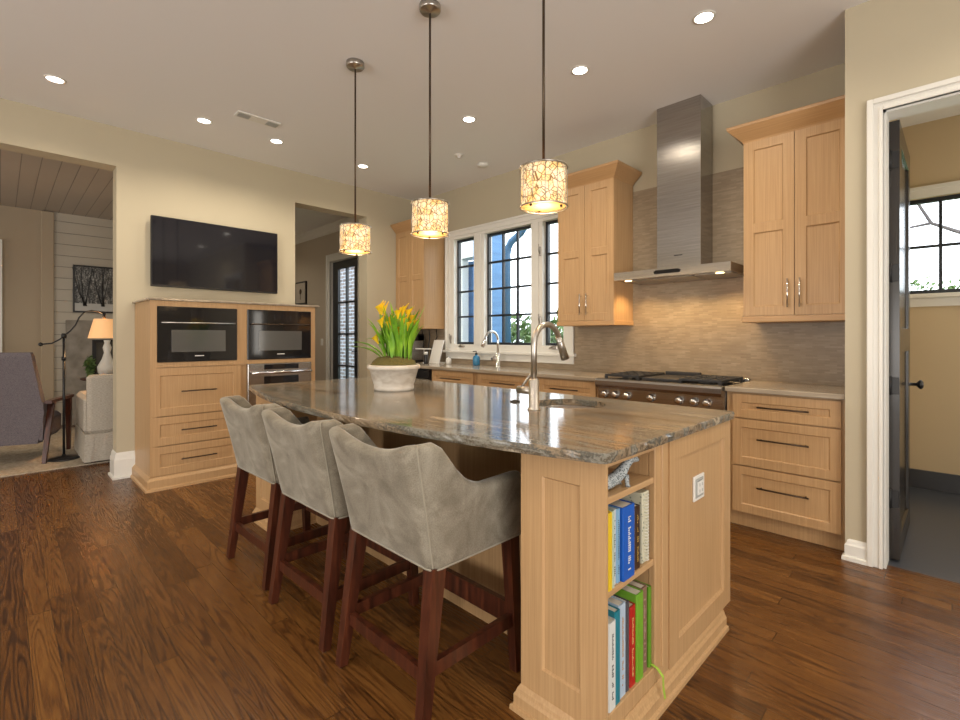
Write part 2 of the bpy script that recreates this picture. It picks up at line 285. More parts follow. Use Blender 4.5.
# ------------------------------------------------------------------ mesh builder
class MB:
    def __init__(s): s.bm = bmesh.new(); s.slots = []; s.cur = 0; s.smooth = False
    def mat(s, m):
        if m not in s.slots: s.slots.append(m)
        s.cur = s.slots.index(m); return s
    def face(s, vs, smooth=False):
        try: f = s.bm.faces.new(vs)
        except ValueError: return None
        f.material_index = s.cur; f.smooth = smooth; return f
    def loft(s, rings, closed=True, caps=True, smooth=False, loop=False):
        R = [[s.bm.verts.new(p) for p in r] for r in rings]
        n = len(R[0]); m = len(R)
        for i in range(m if loop else m-1):
            a, b = R[i], R[(i+1) % m]
            for j in range(n if closed else n-1):
                k = (j+1) % n
                s.face((a[j], a[k], b[k], b[j]), smooth)
        if caps and not loop:
            s.face(list(reversed(R[0])), False); s.face(R[-1], False)
        return R
    def box(s, x0, x1, y0, y1, z0, z1, bev=0):
        b = min(bev, (x1-x0)*.45, (y1-y0)*.45, (z1-z0)*.45)
        if b <= 0:
            rr = [[(x0,y0,z),(x1,y0,z),(x1,y1,z),(x0,y1,z)] for z in (z0, z1)]
            s.loft(rr); return s
        def ring(o, z): 
            X0, X1, Y0, Y1 = x0+o, x1-o, y0+o, y1-o
            return [(X0+b,Y0,z),(X1-b,Y0,z),(X1,Y0+b,z),(X1,Y1-b,z),(X1-b,Y1,z),(X0+b,Y1,z),(X0,Y1-b,z),(X0,Y0+b,z)]
        s.loft([ring(b*.7, z0), ring(0, z0+b), ring(0, z1-b), ring(b*.7, z1)]); return s
    def stack(s, x0, x1, y0, y1, levels, sides='x-x+y-y+'):
        rr = []
        for z, o in levels:
            a = x0-(o if 'x-' in sides else 0); b = x1+(o if 'x+' in sides else 0); c = y0-(o if 'y-' in sides else 0); d = y1+(o if 'y+' in sides else 0)
            rr.append([(a,c,z),(b,c,z),(b,d,z),(a,d,z)])
        s.loft(rr); return s
    def lathe(s, prof, c=(0,0,0), n=32, axis='z', smooth=True, caps=True):
        rr = []
        for r, h in prof:
            ring = []
            for i in range(n):
                t = 2*PI*i/n; a, b = r*math.cos(t), r*math.sin(t)
                p = {'z': (a,b,h), 'y': (a,h,-b), 'x': (h,a,b)}[axis]
                ring.append((c[0]+p[0], c[1]+p[1], c[2]+p[2]))
            rr.append(ring)
        s.loft(rr, True, caps, smooth); return s
    def tube(s, pts, r, n=10, smooth=True, caps=True):
        pts = [Vector(p) for p in pts]; rs = r if isinstance(r, (list, tuple)) else [r]*len(pts)
        rr = []; up = None
        for i, p in enumerate(pts):
            t = (pts[min(i+1, len(pts)-1)]-pts[max(i-1, 0)]).normalized()
            if up is None: up = t.orthogonal().normalized()
            else: up = (up-t*up.dot(t)).normalized()
            b = t.cross(up)
            rr.append([tuple(p+(up*math.cos(2*PI*k/n)+b*math.sin(2*PI*k/n))*rs[i]) for k in range(n)])
        s.loft(rr, True, caps, smooth); return s
    def bar(s, p, q, w, d, w2=None, d2=None, ref=(0,0,1)):
        p, q = Vector(p), Vector(q); t = (q-p).normalized(); rf = Vector(ref)
        if abs(t.dot(rf)) > .95: rf = Vector((0,1,0))
        a = t.cross(rf).normalized(); b = a.cross(t).normalized()
        def ring(c, w, d): return [tuple(c+a*sx*w/2+b*sy*d/2) for sx, sy in ((-1,-1),(1,-1),(1,1),(-1,1))]
        s.loft([ring(p, w, d), ring(q, w2 or w, d2 or d)]); return s
    def prism(s, poly, z0, z1):
        s.loft([[(x,y,z0) for x, y in poly], [(x,y,z1) for x, y in poly]]); return s
    def shaker(s, face, u0, u1, z0, z1, pl, th=.02, fr=.06, rec=.008, splits=1, mid=.06, raised=False):
        # a framed door or drawer front; pl = outer face plane, thickness goes inward
        inw = {'y-': 1, 'x+': -1, 'x-': 1, 'y+': -1}[face]
        def P(u, d, z): return (u, pl+inw*d, z) if face[0] == 'y' else (pl+inw*d, u, z)
        us = [u0, u0+fr, u1-fr, u1]; zs = [z0, z0+fr]
        ph = (z1-z0-2*fr-mid*(splits-1))/splits
        z = z0+fr
        for i in range(splits):
            z += ph; zs.append(z)
            if i < splits-1: z += mid; zs.append(z)
        zs.append(z1)
        V = {}
        def v(i, j, d):
            k = (i, j, d)
            if k not in V: V[k] = s.bm.verts.new(P(us[i], d, zs[j]))
            return V[k]
        for i in range(3):
            for j in range(len(zs)-1):
                q = [(i,j),(i+1,j),(i+1,j+1),(i,j+1)]
                if i == 1 and 0 < j < len(zs)-2 and j % 2 == 1:
                    inner = [s.bm.verts.new(P(us[a]+(.006 if a == 1 else -.006), rec, zs[b]+(.006 if b == j else -.006))) for a, b in q]
                    for k in range(4):
                        a, b = q[k], q[(k+1) % 4]
                        s.face((v(*a,0), v(*b,0), inner[(k+1) % 4], inner[k]))
                    s.face(inner)
                else: s.face([v(a,b,0) for a, b in q])
        nz = len(zs)-1
        per = [(0,0),(1,0),(2,0),(3,0)]+[(3,j) for j in range(1,nz)]+[(3,nz),(2,nz),(1,nz),(0,nz)]+[(0,j) for j in range(nz-1,0,-1)]
        back = [s.bm.verts.new(P(us[a], th, zs[b])) for a, b in per]
        for k in range(len(per)):
            l = (k+1) % len(per); s.face((v(*per[k],0), back[k], back[l], v(*per[l],0)))
        s.face(back); return s
    def build(s, name, m=None, parent=None, local=False, **props):
        bmesh.ops.recalc_face_normals(s.bm, faces=s.bm.faces)
        me = bpy.data.meshes.new(name)
        if parent is not None and not local:
            off = parent.location.copy(); pp = parent.parent
            while pp: off += pp.location; pp = pp.parent
            bmesh.ops.translate(s.bm, verts=s.bm.verts, vec=-off)
        s.bm.to_mesh(me); s.bm.free()
        if m is not None: me.materials.append(m)
        else:
            for x in s.slots: me.materials.append(x)
        o = bpy.data.objects.new(name, me); COL.objects.link(o)
        if parent is not None: o.parent = parent
        for k, v in props.items(): o[k] = v
        return o
def center_origin(o):
    me = o.data; vs = [v.co for v in me.vertices]
    lo = Vector([min(v[i] for v in vs) for i in range(3)]); hi = Vector([max(v[i] for v in vs) for i in range(3)])
    c = Vector(((lo.x+hi.x)/2, (lo.y+hi.y)/2, lo.z))
    me.transform(Matrix.Translation(-c)); o.location = c; return o
def tag(o, label, cat, group=None):
    o['label'] = label; o['category'] = cat
    if group: o['group'] = group
    return o
def thing(name, label, cat, loc=(0,0,0), rz=0, group=None):
    o = bpy.data.objects.new(name, None); COL.objects.link(o); o.empty_display_size = .1
    o.location = loc; o.rotation_euler = (0,0,rz); return tag(o, label, cat, group)
def copy_tree(o, parent=None):
    c = o.copy(); COL.objects.link(c)
    if parent: c.parent = parent
    for ch in [x for x in o.children]: copy_tree(ch, c)
    return c
def struct(name, mb, m=None):
    o = mb.build(name, m); o['kind'] = 'structure'; return o
def spart(name, mb, m, parent): return mb.build(name, m, parent)
def X_at(u, y):            # room x of the sight line through picture column u where it meets the plane y
    a = (u-480)/480; return y*(a-1)/(a+1)
def Y_at(u, x):
    a = (u-480)/480; return -x*(1+a)/(1-a)
def Z_at(x, y, v): return 1.25-(y-x)/math.sqrt(2)*(v-337)/480
def pull(axis, c, length, out, m, parent, r=.0055, name='handle', stand=.03):
    # bar pull; axis 'x','y','z'; c = centre on the door face; out = outward unit vector
    mb = MB(); A = Vector({'x': (1,0,0), 'y': (0,1,0), 'z': (0,0,1)}[axis]); O = Vector(out); C = Vector(c)
    mb.tube([C+O*stand-A*length/2, C+O*stand+A*length/2], r, 8)
    for s in (-1, 1): mb.tube([C+A*s*(length/2-.02), C+A*s*(length/2-.02)+O*stand], r*.8, 6)
    return mb.build(name, m, parent)

# ------------------------------------------------------------------ the room
TVX, BY, DY = -5.25, 4.03, 3.38
struct('floor', MB().box(-9.6, 3.6, -4.5, DY+.06, -.1, 0).box(-9.6, -.36, DY+.06, BY+.1, -.1, 0), M['floor'])
struct('floor_pantry', MB().box(-.36, 2.4, DY+.06, 5.5, -.1, -.002), M['slate'])
struct('ceiling', MB().box(TVX-.0, 3.6, -4.5, BY+.15, H, H+.1), M['ceil'])
struct('ceiling_living', MB().box(-9.6, TVX-.19, -4.5, 2.25, 3.0, 3.1), M['plankceil'])
struct('ceiling_hall', MB().box(-9.6, TVX-.19, 2.25, BY+.15, 3.17, 3.27), M['ceil'])
struct('ceiling_pantry', MB().box(-.46, 2.4, DY+.12, 5.5, 3.02, 3.12), M['white'])
w = MB(); xb = TVX-.19
w.box(xb, TVX, -4.5, .725, 2.755, 3.2).box(xb, TVX, .725, 2.33, 0, 3.2).box(xb, TVX, 2.33, 3.247, 2.755, 3.2).box(xb, TVX, 3.247, BY, 0, 3.2).box(xb, TVX, -4.5, -2.6, 0, 2.755)
struct('wall_left', w, M['wall'])
wx0, wx1, wz0, wz1 = -4.555, -2.775, 1.075, 2.50
w = MB(); w.box(-5.44, wx0, BY, BY+.15, 0, 3.2).box(wx1, -.36, BY, BY+.15, 0, 3.2).box(wx0, wx1, BY, BY+.15, 0, wz0).box(wx0, wx1, BY, BY+.15, wz1, 3.2)
struct('wall_back', w, M['wall'])
dx0, dx1, dz = -7.66, -6.74, 2.54
w = MB(); w.box(-9.6, dx0, BY, BY+.15, 0, 3.2).box(dx1, -5.44, BY, BY+.15, 0, 3.2).box(dx0, dx1, BY, BY+.15, dz, 3.2)
struct('wall_hall', w, M['hallwall'])
struct('wall_partition', MB().box(-9.6, xb, 2.2, 2.3, 0, 3.2), M['hallwall'])
struct('wall_hall_end', MB().box(-9.6, -9.5, 2.3, BY, 0, 3.2), M['hallwall'])
px0, px1, pz = -.293, .56, 2.472
w = MB(); w.box(-.46, px0, DY, DY+.12, 0, 3.2).box(px1, 3.6, DY, DY+.12, 0, 3.2).box(px0, px1, DY, DY+.12, pz, 3.2).box(-.46, -.36, DY+.12, BY, 0, 3.2)
struct('wall_right', w, M['wall'])
qx0, qx1, qz0, qz1 = -.42, .74, 1.60, 2.40
w = MB(); w.box(-.46, qx0, 5.4, 5.55, 0, 3.1).box(qx1, 2.4, 5.4, 5.55, 0, 3.1).box(qx0, qx1, 5.4, 5.55, 0, qz0).box(qx0, qx1, 5.4, 5.55, qz1, 3.1).box(2.3, 2.4, DY+.12, 5.4, 0, 3.1).box(-.46, -.36, BY+.15, 5.4, 0, 3.1)
struct('wall_pantry', w, M['tanwall'])
struct('wall_south', MB().box(-9.6, 3.6, -4.6, -4.5, 0, 3.2), M['wall'])
struct('wall_east', MB().box(3.6, 3.7, -4.6, DY+.12, 0, 3.2), M['wall'])
# living room end: plain wall with a door casing, a pilaster, shiplap round the fireplace
struct('wall_living', MB().box(-9.2, -9.0, -4.5, .5, 0, 3.1), M['livingwall'])
struct('wall_shiplap', MB().box(-9.2, -8.985, .5, 2.2, 0, 3.1), M['shiplap'])
struct('trim_1', MB().box(-9.0, -8.93, .40, .535, 0, 2.99, .008), M['livingwall'])
dr = struct('door_1', MB().box(-9.0, -8.96, -.95, -.10, 0, 2.42), M['white'])
MB().box(-9.0, -8.955, -1.07, -.95, 0, 2.54).box(-9.0, -8.955, -.10, .02, 0, 2.54).box(-9.0, -8.955, -.95, -.10, 2.42, 2.54).build('door_casing', M['white'], dr)
for z in (1.55, 2.05): MB().box(-8.955, -8.945, -.125, -.085, z, z+.12, .003).build('hinge', M['bronze'], dr)
# baseboards and casing
def baseb(name, x0, x1, y0, y1, sides, m='white', h=.19):
    struct(name, MB().stack(x0, x1, y0, y1, [(0,.032),(.02,.032),(.024,.020),(h*.72,.020),(h*.80,.013),(h*.92,.010),(h,.002)], sides), M[m])
baseb('baseboard_left', xb, TVX, .725, 1.0, 'x+y-x-', h=.23)
baseb('baseboard_right', -.44, -.358, DY, DY+.02, 'y-x-', h=.115)
baseb('baseboard_hall', -9.5, dx0-.13, BY, BY+.02, 'y-')
struct('baseboard_pantry', MB().box(-.36, 2.3, 5.38, 5.4, 0, .15), M['darkbase'])
struct('trim_2', MB().stack(-9.5, -5.44, BY-.005, BY, [(3.03,.0),(3.06,.03),(3.10,.04),(3.15,.085),(3.17,.09)], 'y-'), M['white'])
def casing(name, x0, x1, z1, y, wd, m, parent, depth=.14, z0=0):
    mb = MB()
    # stepped architrave: two fillets on each member, and jamb liners
    for a, b, d in ((0, wd, .022), (wd-.028, wd, .034), (0, .018, .03)):
        mb.box(x0-b, x0-a, y-d, y, z0, z1+b, .003); mb.box(x1+a, x1+b, y-d, y, z0, z1+b, .003); mb.box(x0-a, x1+a, y-d, y, z1+a, z1+b, .003)
    mb.box(x0-.012, x0+.012, y-.004, y+depth, z0, z1+.012).box(x1-.012, x1+.012, y-.004, y+depth, z0, z1+.012).box(x0, x1, y-.004, y+depth, z1-.012, z1+.012)
    return mb.build(name, M[m], parent)
# pantry doorway and its open dark door
d3 = bpy.data.objects.new('door_2', None); COL.objects.link(d3); d3['kind'] = 'structure'; d3.location = (px0, DY, 0)
casing('door_casing', px0, px1, pz, DY, .068, 'white', d3)
ang = math.radians(85)
leaf = bpy.data.objects.new('door_leaf', None); COL.objects.link(leaf); leaf.parent = d3
leaf.location = (.034, .145, 0); leaf.rotation_euler = (0, 0, math.radians(90))
def leaf_mb():
    mb = MB()
    mb.shaker('y-', 0, .78, .01, 2.455, -.0225, .0225, .12, .013, 2, .14); mb.shaker('y+', 0, .78, .01, 2.455, .0225, .0225, .12, .013, 2, .14)
    return mb
leaf_mb().build('door_panel', M['darkdoor'], leaf, True)
for s in (-1, 1):
    MB().lathe([(.028,.0),(.028,.006),(.010,.008),(.010,.035),(.020,.042),(.028,.052),(.028,.060),(.018,.070),(.002,.072)], (.715, 0, .94), 20, 'y').build('knob', M['black'], leaf, True) if s > 0 else \
    MB().lathe([(.028,-.0),(.028,-.006),(.010,-.008),(.010,-.057),(.020,-.064),(.030,-.074),(.030,-.082),(.018,-.092),(.002,-.094)], (.715, 0, .94), 20, 'y').build('knob', M['black'], leaf, True)
for z in (.30, .93, 1.56, 2.19): MB().box(-.005, .001, -.020, .012, z, z+.095, .002).lathe([(.006,z-.005),(.006,z+.1)], (-.006,.016,0), 10).build('hinge', M['black'], leaf, True)
# hall french door
d4 = bpy.data.objects.new('door_3', None); COL.objects.link(d4); d4['kind'] = 'structure'; d4.location = (dx0, BY, 0)
casing('door_casing', dx0, dx1, dz, BY, .125, 'white', d4)
mb = MB(); y0, y1 = BY+.03, BY+.075
gx = (dx0+.19, dx1-.20)
mb.box(dx0+.012, gx[0], y0, y1, 0, dz-.012).box(gx[1], dx1-.012, y0, y1, 0, dz-.012).box(gx[0], gx[1], y0, y1, 0, .26).box(gx[0], gx[1], y0, y1, 2.40, dz-.012)
mx_ = (gx[0]+gx[1])/2; mb.box(mx_-.014, mx_+.014, y0, y1, .26, 2.4)
for z in (.77, 1.30, 1.83): mb.box(gx[0], gx[1], y0, y1, z-.014, z+.014)
mb.build('door_panel', M['blacksash'], d4)
MB().box(gx[0], gx[1], BY+.05, BY+.056, .26, 2.4).build('pane', M['glass'], d4)
MB().tube([(dx1-.07, y0, 1.02), (dx1-.07, y0-.05, 1.02), (dx1-.18, y0-.055, 1.02)], .009, 8).build('handle', M['black'], d4)

# kitchen window: three sashes in a white frame
def sash(name, x0, x1, z0, z1, y, cols, rows, parent, fw=.028):
    mb = MB()
    mb.box(x0, x0+fw, y, y+.04, z0, z1).box(x1-fw, x1, y, y+.04, z0, z1).box(x0+fw, x1-fw, y, y+.04, z0, z0+fw).box(x0+fw, x1-fw, y, y+.04, z1-fw, z1)
    for i in range(1, cols):
        x = x0+fw+(x1-x0-2*fw)*i/cols; mb.box(x-.011, x+.011, y+.004, y+.036, z0+fw, z1-fw)
    for i in range(1, rows):
        z = z0+fw+(z1-z0-2*fw)*i/rows; mb.box(x0+fw, x1-fw, y+.005, y+.035, z-.011, z+.011)
    s = mb.build(name, M['blacksash'], parent)
    MB().box(x0+fw*.5, x1-fw*.5, y+.018, y+.023, z0+fw*.5, z1-fw*.5).build('pane', M['glass'], s)
    return s
wn = bpy.data.objects.new('window_1', None); COL.objects.link(wn); wn['kind'] = 'structure'; wn.location = ((wx0+wx1)/2, BY, wz0)
mb = MB()
for a, b, d in ((0, .075, .022), (.05, .075, .034)):
    mb.box(wx0-b, wx0-a, BY-d, BY, wz0-.02, wz1+b, .003).box(wx1+a, wx1+b, BY-d, BY, wz0-.02, wz1+b, .003).box(wx0-a, wx1+a, BY-d, BY, wz1+a, wz1+b, .003)
mb.build('window_casing', M['white'], wn)
posts = [(-4.126, -3.954), (-3.249, -3.094)]
mb = MB(); yf = BY-.012; za, zb_ = wz0+.085, wz1-.035
mb.box(wx0, wx1, yf, BY+.13, wz1-.035, wz1, .003).box(wx0, wx1, yf, BY+.13, wz0, wz0+.085, .003)
mb.box(wx0, wx0+.075, yf, BY+.13, za, zb_, .003).box(wx1-.055, wx1, yf, BY+.13, za, zb_, .003)
for a, b in posts: mb.box(a, b, yf, BY+.13, za, zb_, .003); mb.box(a+.045, b-.045, yf-.014, yf+.001, za+.001, zb_-.001, .003)
mb.build('window_frame', M['white'], wn)
MB().box(wx0-.10, wx1+.10, BY-.055, BY+.0, wz0-.02, wz0+.012, .006).box(wx0-.07, wx1+.07, BY-.022, BY, wz0-.095, wz0-.02, .004).build('window_sill', M['white'], wn)
sash('sash', wx0+.075, posts[0][0], wz0+.085, wz1-.035, BY+.045, 1, 4, wn)
sash('sash', posts[0][1], posts[1][0], wz0+.085, wz1-.035, BY+.045, 3, 4, wn)
sash('sash', posts[1][1], wx1-.055, wz0+.085, wz1-.035, BY+.045, 1, 4, wn)
for x in (-4.33, -2.95): MB().box(x-.05, x+.05, yf-.02, yf, wz0+.05, wz0+.07, .004).tube([(x-.02, yf-.02, wz0+.065), (x+.03, yf-.045, wz0+.085), (x+.07, yf-.05, wz0+.08)], .007, 6).build('crank', M['nickel'], wn)
for x, z in ((-4.53, 1.22), (-3.12, 1.42), (-3.12, 2.15)): MB().box(x-.012, x+.012, yf-.016, yf+.001, z-.05, z+.05, .004).tube([(x, yf-.014, z-.02), (x+.008, yf-.04, z+.02), (x+.01, yf-.04, z+.07)], .006, 6).build('latch', M['nickel'], wn)
# pantry window
w2 = bpy.data.objects.new('window_2', None); COL.objects.link(w2); w2['kind'] = 'structure'; w2.location = ((qx0+qx1)/2, 5.4, qz0)
mb = MB()
for a, b, d in ((0, .09, .02), (.06, .09, .034)):
    mb.box(qx0-b, qx0-a, 5.4-d, 5.4, qz0-.02, qz1+b, .003).box(qx1+a, qx1+b, 5.4-d, 5.4, qz0-.02, qz1+b, .003).box(qx0-a, qx1+a, 5.4-d, 5.4, qz1+a, qz1+b, .003)
mb.build('window_casing', M['white'], w2)
MB().box(qx0-.11, qx1+.11, 5.34, 5.4, qz0-.03, qz0+.005, .006).box(qx0-.09, qx1+.09, 5.38, 5.4, qz0-.10, qz0-.03, .004).build('window_sill', M['white'], w2)
sash('sash', qx0, qx1, qz0+.005, qz1, 5.44, 4, 2, w2, .035)
# tiled splashback
struct('trim_3', MB().box(-2.08, -1.06, BY-.012, BY, .92, 2.55).box(-1.06, -.46, BY-.012, BY, .92, 1.40).box(wx1+.075, -2.08, BY-.012, BY, .92, 1.40).box(-5.25, wx0-.075, BY-.012, BY, .92, 1.40).box(wx0-.075, wx1+.075, BY-.012, BY, .92, wz0-.095), M['mosaic'])

# ------------------------------------------------------------------ outdoors
g = MB().box(-30, 30, 4.4, 40, -.3, -.12); tag(g.build('lawn', M['grass']), 'green lawn outside the kitchen window', 'lawn')
bpy.data.objects['lawn']['kind'] = 'structure'
wing = thing('porch_pier', 'blue grey boarded porch pier outside the kitchen window', 'porch', (-5.98, 6.2, -.12))
MB().box(-6.12, -5.85, 5.95, 6.45, -.12, 4.2).build('pier', M['bluewall'], wing)
MB().box(-6.16, -5.81, 5.91, 6.49, -.12, .25, .01).build('plinth', M['bluewall'], wing)
tag(center_origin(MB().tube([(-5.22,5.85,-.12),(-5.22,5.85,2.60),(-5.20,5.85,2.70),(-5.14,5.85,2.79),(-4.92,5.85,2.91),(-4.85,5.85,2.99),(-4.82,5.85,3.12),(-4.82,5.85,4.2)], .058, 12).build('downspout', M['bluepipe'])), 'dark blue grey curving downspout on the porch pier outside', 'downspout')
pc = thing('porch_column', 'white porch column and beam seen through the narrow left sash', 'porch', (-7.6, 6.6, -.12))
MB().box(-7.22, -7.02, 6.5, 6.7, -.12, 2.80, .01).build('column', M['white'], pc)
MB().box(-9.4, -6.2, 6.78, 6.84, -.12, 2.79).build('rear_wall', M['bluewall'], pc)
MB().box(-9.5, -6.1, 6.45, 6.75, 2.80, 3.2, .01).build('beam', M['white'], pc)
bw = MB().box(-12.3, -9.6, 6.0, 6.3, -.12, 3.6); tag(center_origin(bw.build('brick_pier', M['brick'])), 'limewashed brick wall outside the black glazed hall door', 'brick wall')
def leaf_cloud(name, m, blobs, n, size, label, cat, seed=1):
    rnd = random.Random(seed); mb = MB()
    for _ in range(n):
        cx, cy, cz, rx, ry, rz = rnd.choice(blobs)
        d = Vector((rnd.gauss(0,1), rnd.gauss(0,1), rnd.gauss(0,1))).normalized()*(rnd.random()**.4)
        p = Vector((cx+d.x*rx, cy+d.y*ry, cz+d.z*rz)); s = size*rnd.uniform(.6,1.4)
        a = Vector((rnd.gauss(0,1), rnd.gauss(0,1), rnd.gauss(0,1))).normalized(); b = a.orthogonal().normalized(); c = a.cross(b)
        mb.face([mb.bm.verts.new(p+v) for v in (b*s, c*s*.45, -b*s, -c*s*.45)])
    o = center_origin(mb.build(name, m)); tag(o, label, cat); return o
leaf_cloud('hedge', M['shrub'], [(-8.2+i*.4, 8.3+(i % 3)*.3, .6, .5, .4, 1.1+.12*((i*7) % 4)) for i in range(11)], 9000, .08, 'leafy green hedge outside the kitchen window', 'hedge', 3)
leaf_cloud('shrub', M['shrub'], [(-.9+i*.5, 9.2, 1.05, .5, .4, 1.0+.1*(i % 3)) for i in range(8)], 9000, .045, 'low green shrub outside the pantry window', 'shrub', 4)
def branchy(name, base, segs, label):
    t = thing(name, label, 'tree', base)
    for pts, rs in segs: MB().tube(pts, rs, 8).build('branch', M['bark'], t)
    return t
branchy('bare_tree', (.75, 8.2, -.12), [
    ([(.75,8.2,-.1),(.7,8.2,1.6),(.45,8.15,2.5),(.2,8.1,3.0),(.05,8.1,3.7)], [.06,.05,.035,.02,.01]),
    ([(.70,8.2,1.7),(.25,8.1,2.35),(-.25,8.1,2.65),(-.5,8.1,3.2),(-.55,8.1,3.9)], [.04,.028,.02,.014,.007]),
    ([(.45,8.15,2.4),(.9,8.1,3.0),(1.2,8.1,3.8)], [.028,.018,.009]),
    ([(-.25,8.1,2.65),(-.7,8.1,2.6),(-1.0,8.1,2.2)], [.018,.012,.007]),
    ([(.1,8.1,2.45),(.2,8.1,2.9),(.6,8.1,3.2),(.9,8.1,3.25)], [.018,.014,.010,.006])], 'bare branching tree outside the pantry window')
branchy('young_tree', (-4.4, 9.6, -.12), [([(-4.4,9.6,-.1),(-4.42,9.6,2.4),(-4.5,9.6,3.6),(-4.8,9.6,4.6)], [.03,.025,.018,.008]),
    ([(-4.42,9.6,2.6),(-4.1,9.6,3.4),(-3.9,9.6,4.4)], [.018,.013,.007])], 'slender bare tree outside the narrow right sash')

# ------------------------------------------------------------------ ceiling fittings
def recessed(x, y, label, on=True, power=SPOT_W, z=H):
    t = thing('recessed_light', label, 'ceiling light', (x, y, z), 0, 'recessed ceiling lights')
    MB().lathe([(.048,-.001),(.064,-.001),(.063,-.004),(.050,-.007),(.048,-.004)], (0,0,0), 28, caps=False).build('trim_ring', M['white'], t, True)
    MB().lathe([(.001,-.003),(.049,-.003)], (0,0,0), 28, caps=False).build('lens', M['lens'], t, True)
    d = bpy.data.lights.new('bulb', 'SPOT'); d.energy = power; d.color = WARM; d.spot_size = math.radians(150); d.spot_blend = .8; d.shadow_soft_size = .06
    o = bpy.data.objects.new('bulb', d); COL.objects.link(o); o.parent = t; o.location = (0,0,-.03)
    return t
def ceil_pt(u, v, z=H):
    d = (z-1.25)*480/(337-v); a = (u-480)/480; return ((a-1)*d/math.sqrt(2), (1+a)*d/math.sqrt(2))
for u, v, lab in ((55,79,'recessed ceiling light above the wide opening to the living room, leftmost of all'),
                  (204,120.5,'recessed ceiling light to the left of the long ceiling vent'),
                  (276.5,141,'recessed ceiling light just behind the long ceiling vent'),
                  (363,166,'recessed ceiling light behind the rod of the farthest pendant'),
                  (469,119,'recessed ceiling light between the middle and nearest pendant rods'),
                  (580,70,'recessed ceiling light just right of the nearest pendant rod'),
                  (704,17,'recessed ceiling light above and in front of the steel hood')):
    x, y = ceil_pt(u, v); recessed(x, y, lab)
for x, y in ((-3.9,-.9), (-2.3,-.3), (-.7,-.3), (-2.3,-2.2), (-.3,-2.2), (1.4,-1.2), (1.0,1.9), (.6,2.9), (1.4,-3)): recessed(x, y, 'unseen recessed ceiling light by or behind the viewer, out of the picture')  # mostly added as fill; two at the right give the television reflections
x, y = ceil_pt(483, 164)
tag(center_origin(MB().lathe([(.06,0),(.06,-.018),(.05,-.03),(.001,-.032)], (x,y,H), 24).build('smoke_detector', M['plasticwhite'])), 'small round white smoke detector on the ceiling before the window', 'smoke detector')
x, y = ceil_pt(459, 155)
tag(center_origin(MB().lathe([(.045,0),(.045,-.004),(.02,-.008),(.02,-.03),(.001,-.032)], (x,y,H), 20).build('sprinkler_head', M['plasticwhite'])), 'tiny pale ceiling sprinkler left of the smoke detector', 'sprinkler')
for x, y, z in ((-6.6,2.75,3.17), (-8.9,2.8,3.17)): recessed(x, y, 'added recessed fill light in the hall, unseen behind the pier', z=z)  # added out of view to brighten the dark hall
for x, y in ((-7.2,-1.2), (-7.2,1.6)): recessed(x, y, 'added recessed fill light in the living room, unseen behind the wall', z=3.0)  # added out of view to brighten the living room
recessed(1.2, 4.5, 'added recessed fill light in the pantry, unseen behind the wall', z=3.02)  # added out of view to brighten the pantry wall
# long vent
x, y = ceil_pt(258, 119)
t = thing('ceiling_vent', 'long white ceiling vent with dark grilles at both ends', 'vent', (x, y, H))
MB().box(-.055, .055, -.175, .175, -.010, 0, .003).build('plate', M['white'], t, True)
for s in (-1, 1):
    mb = MB()
    for i in range(7):
        for j in range(5):
            px, py = -.040+j*.0165, s*.115-.043+i*.0135
            mb.box(px, px+.012, py, py+.010, -.0125, -.0105)
    mb.build('grille', M['slot'], t, True)
t = thing('hall_vent', 'grey air vent in the hall ceiling beyond the opening', 'vent', (-7.75, 3.1, 3.17))
MB().box(-.2, .2, -.12, .12, -.012, 0, .003).build('plate', M['hallwall'], t, True)
mb = MB(); [mb.bar((-.18, -.09+i*.025, -.014), (.18, -.09+i*.025, -.014), .012, .006) for i in range(8)]; mb.build('grille', M['slot'], t, True)

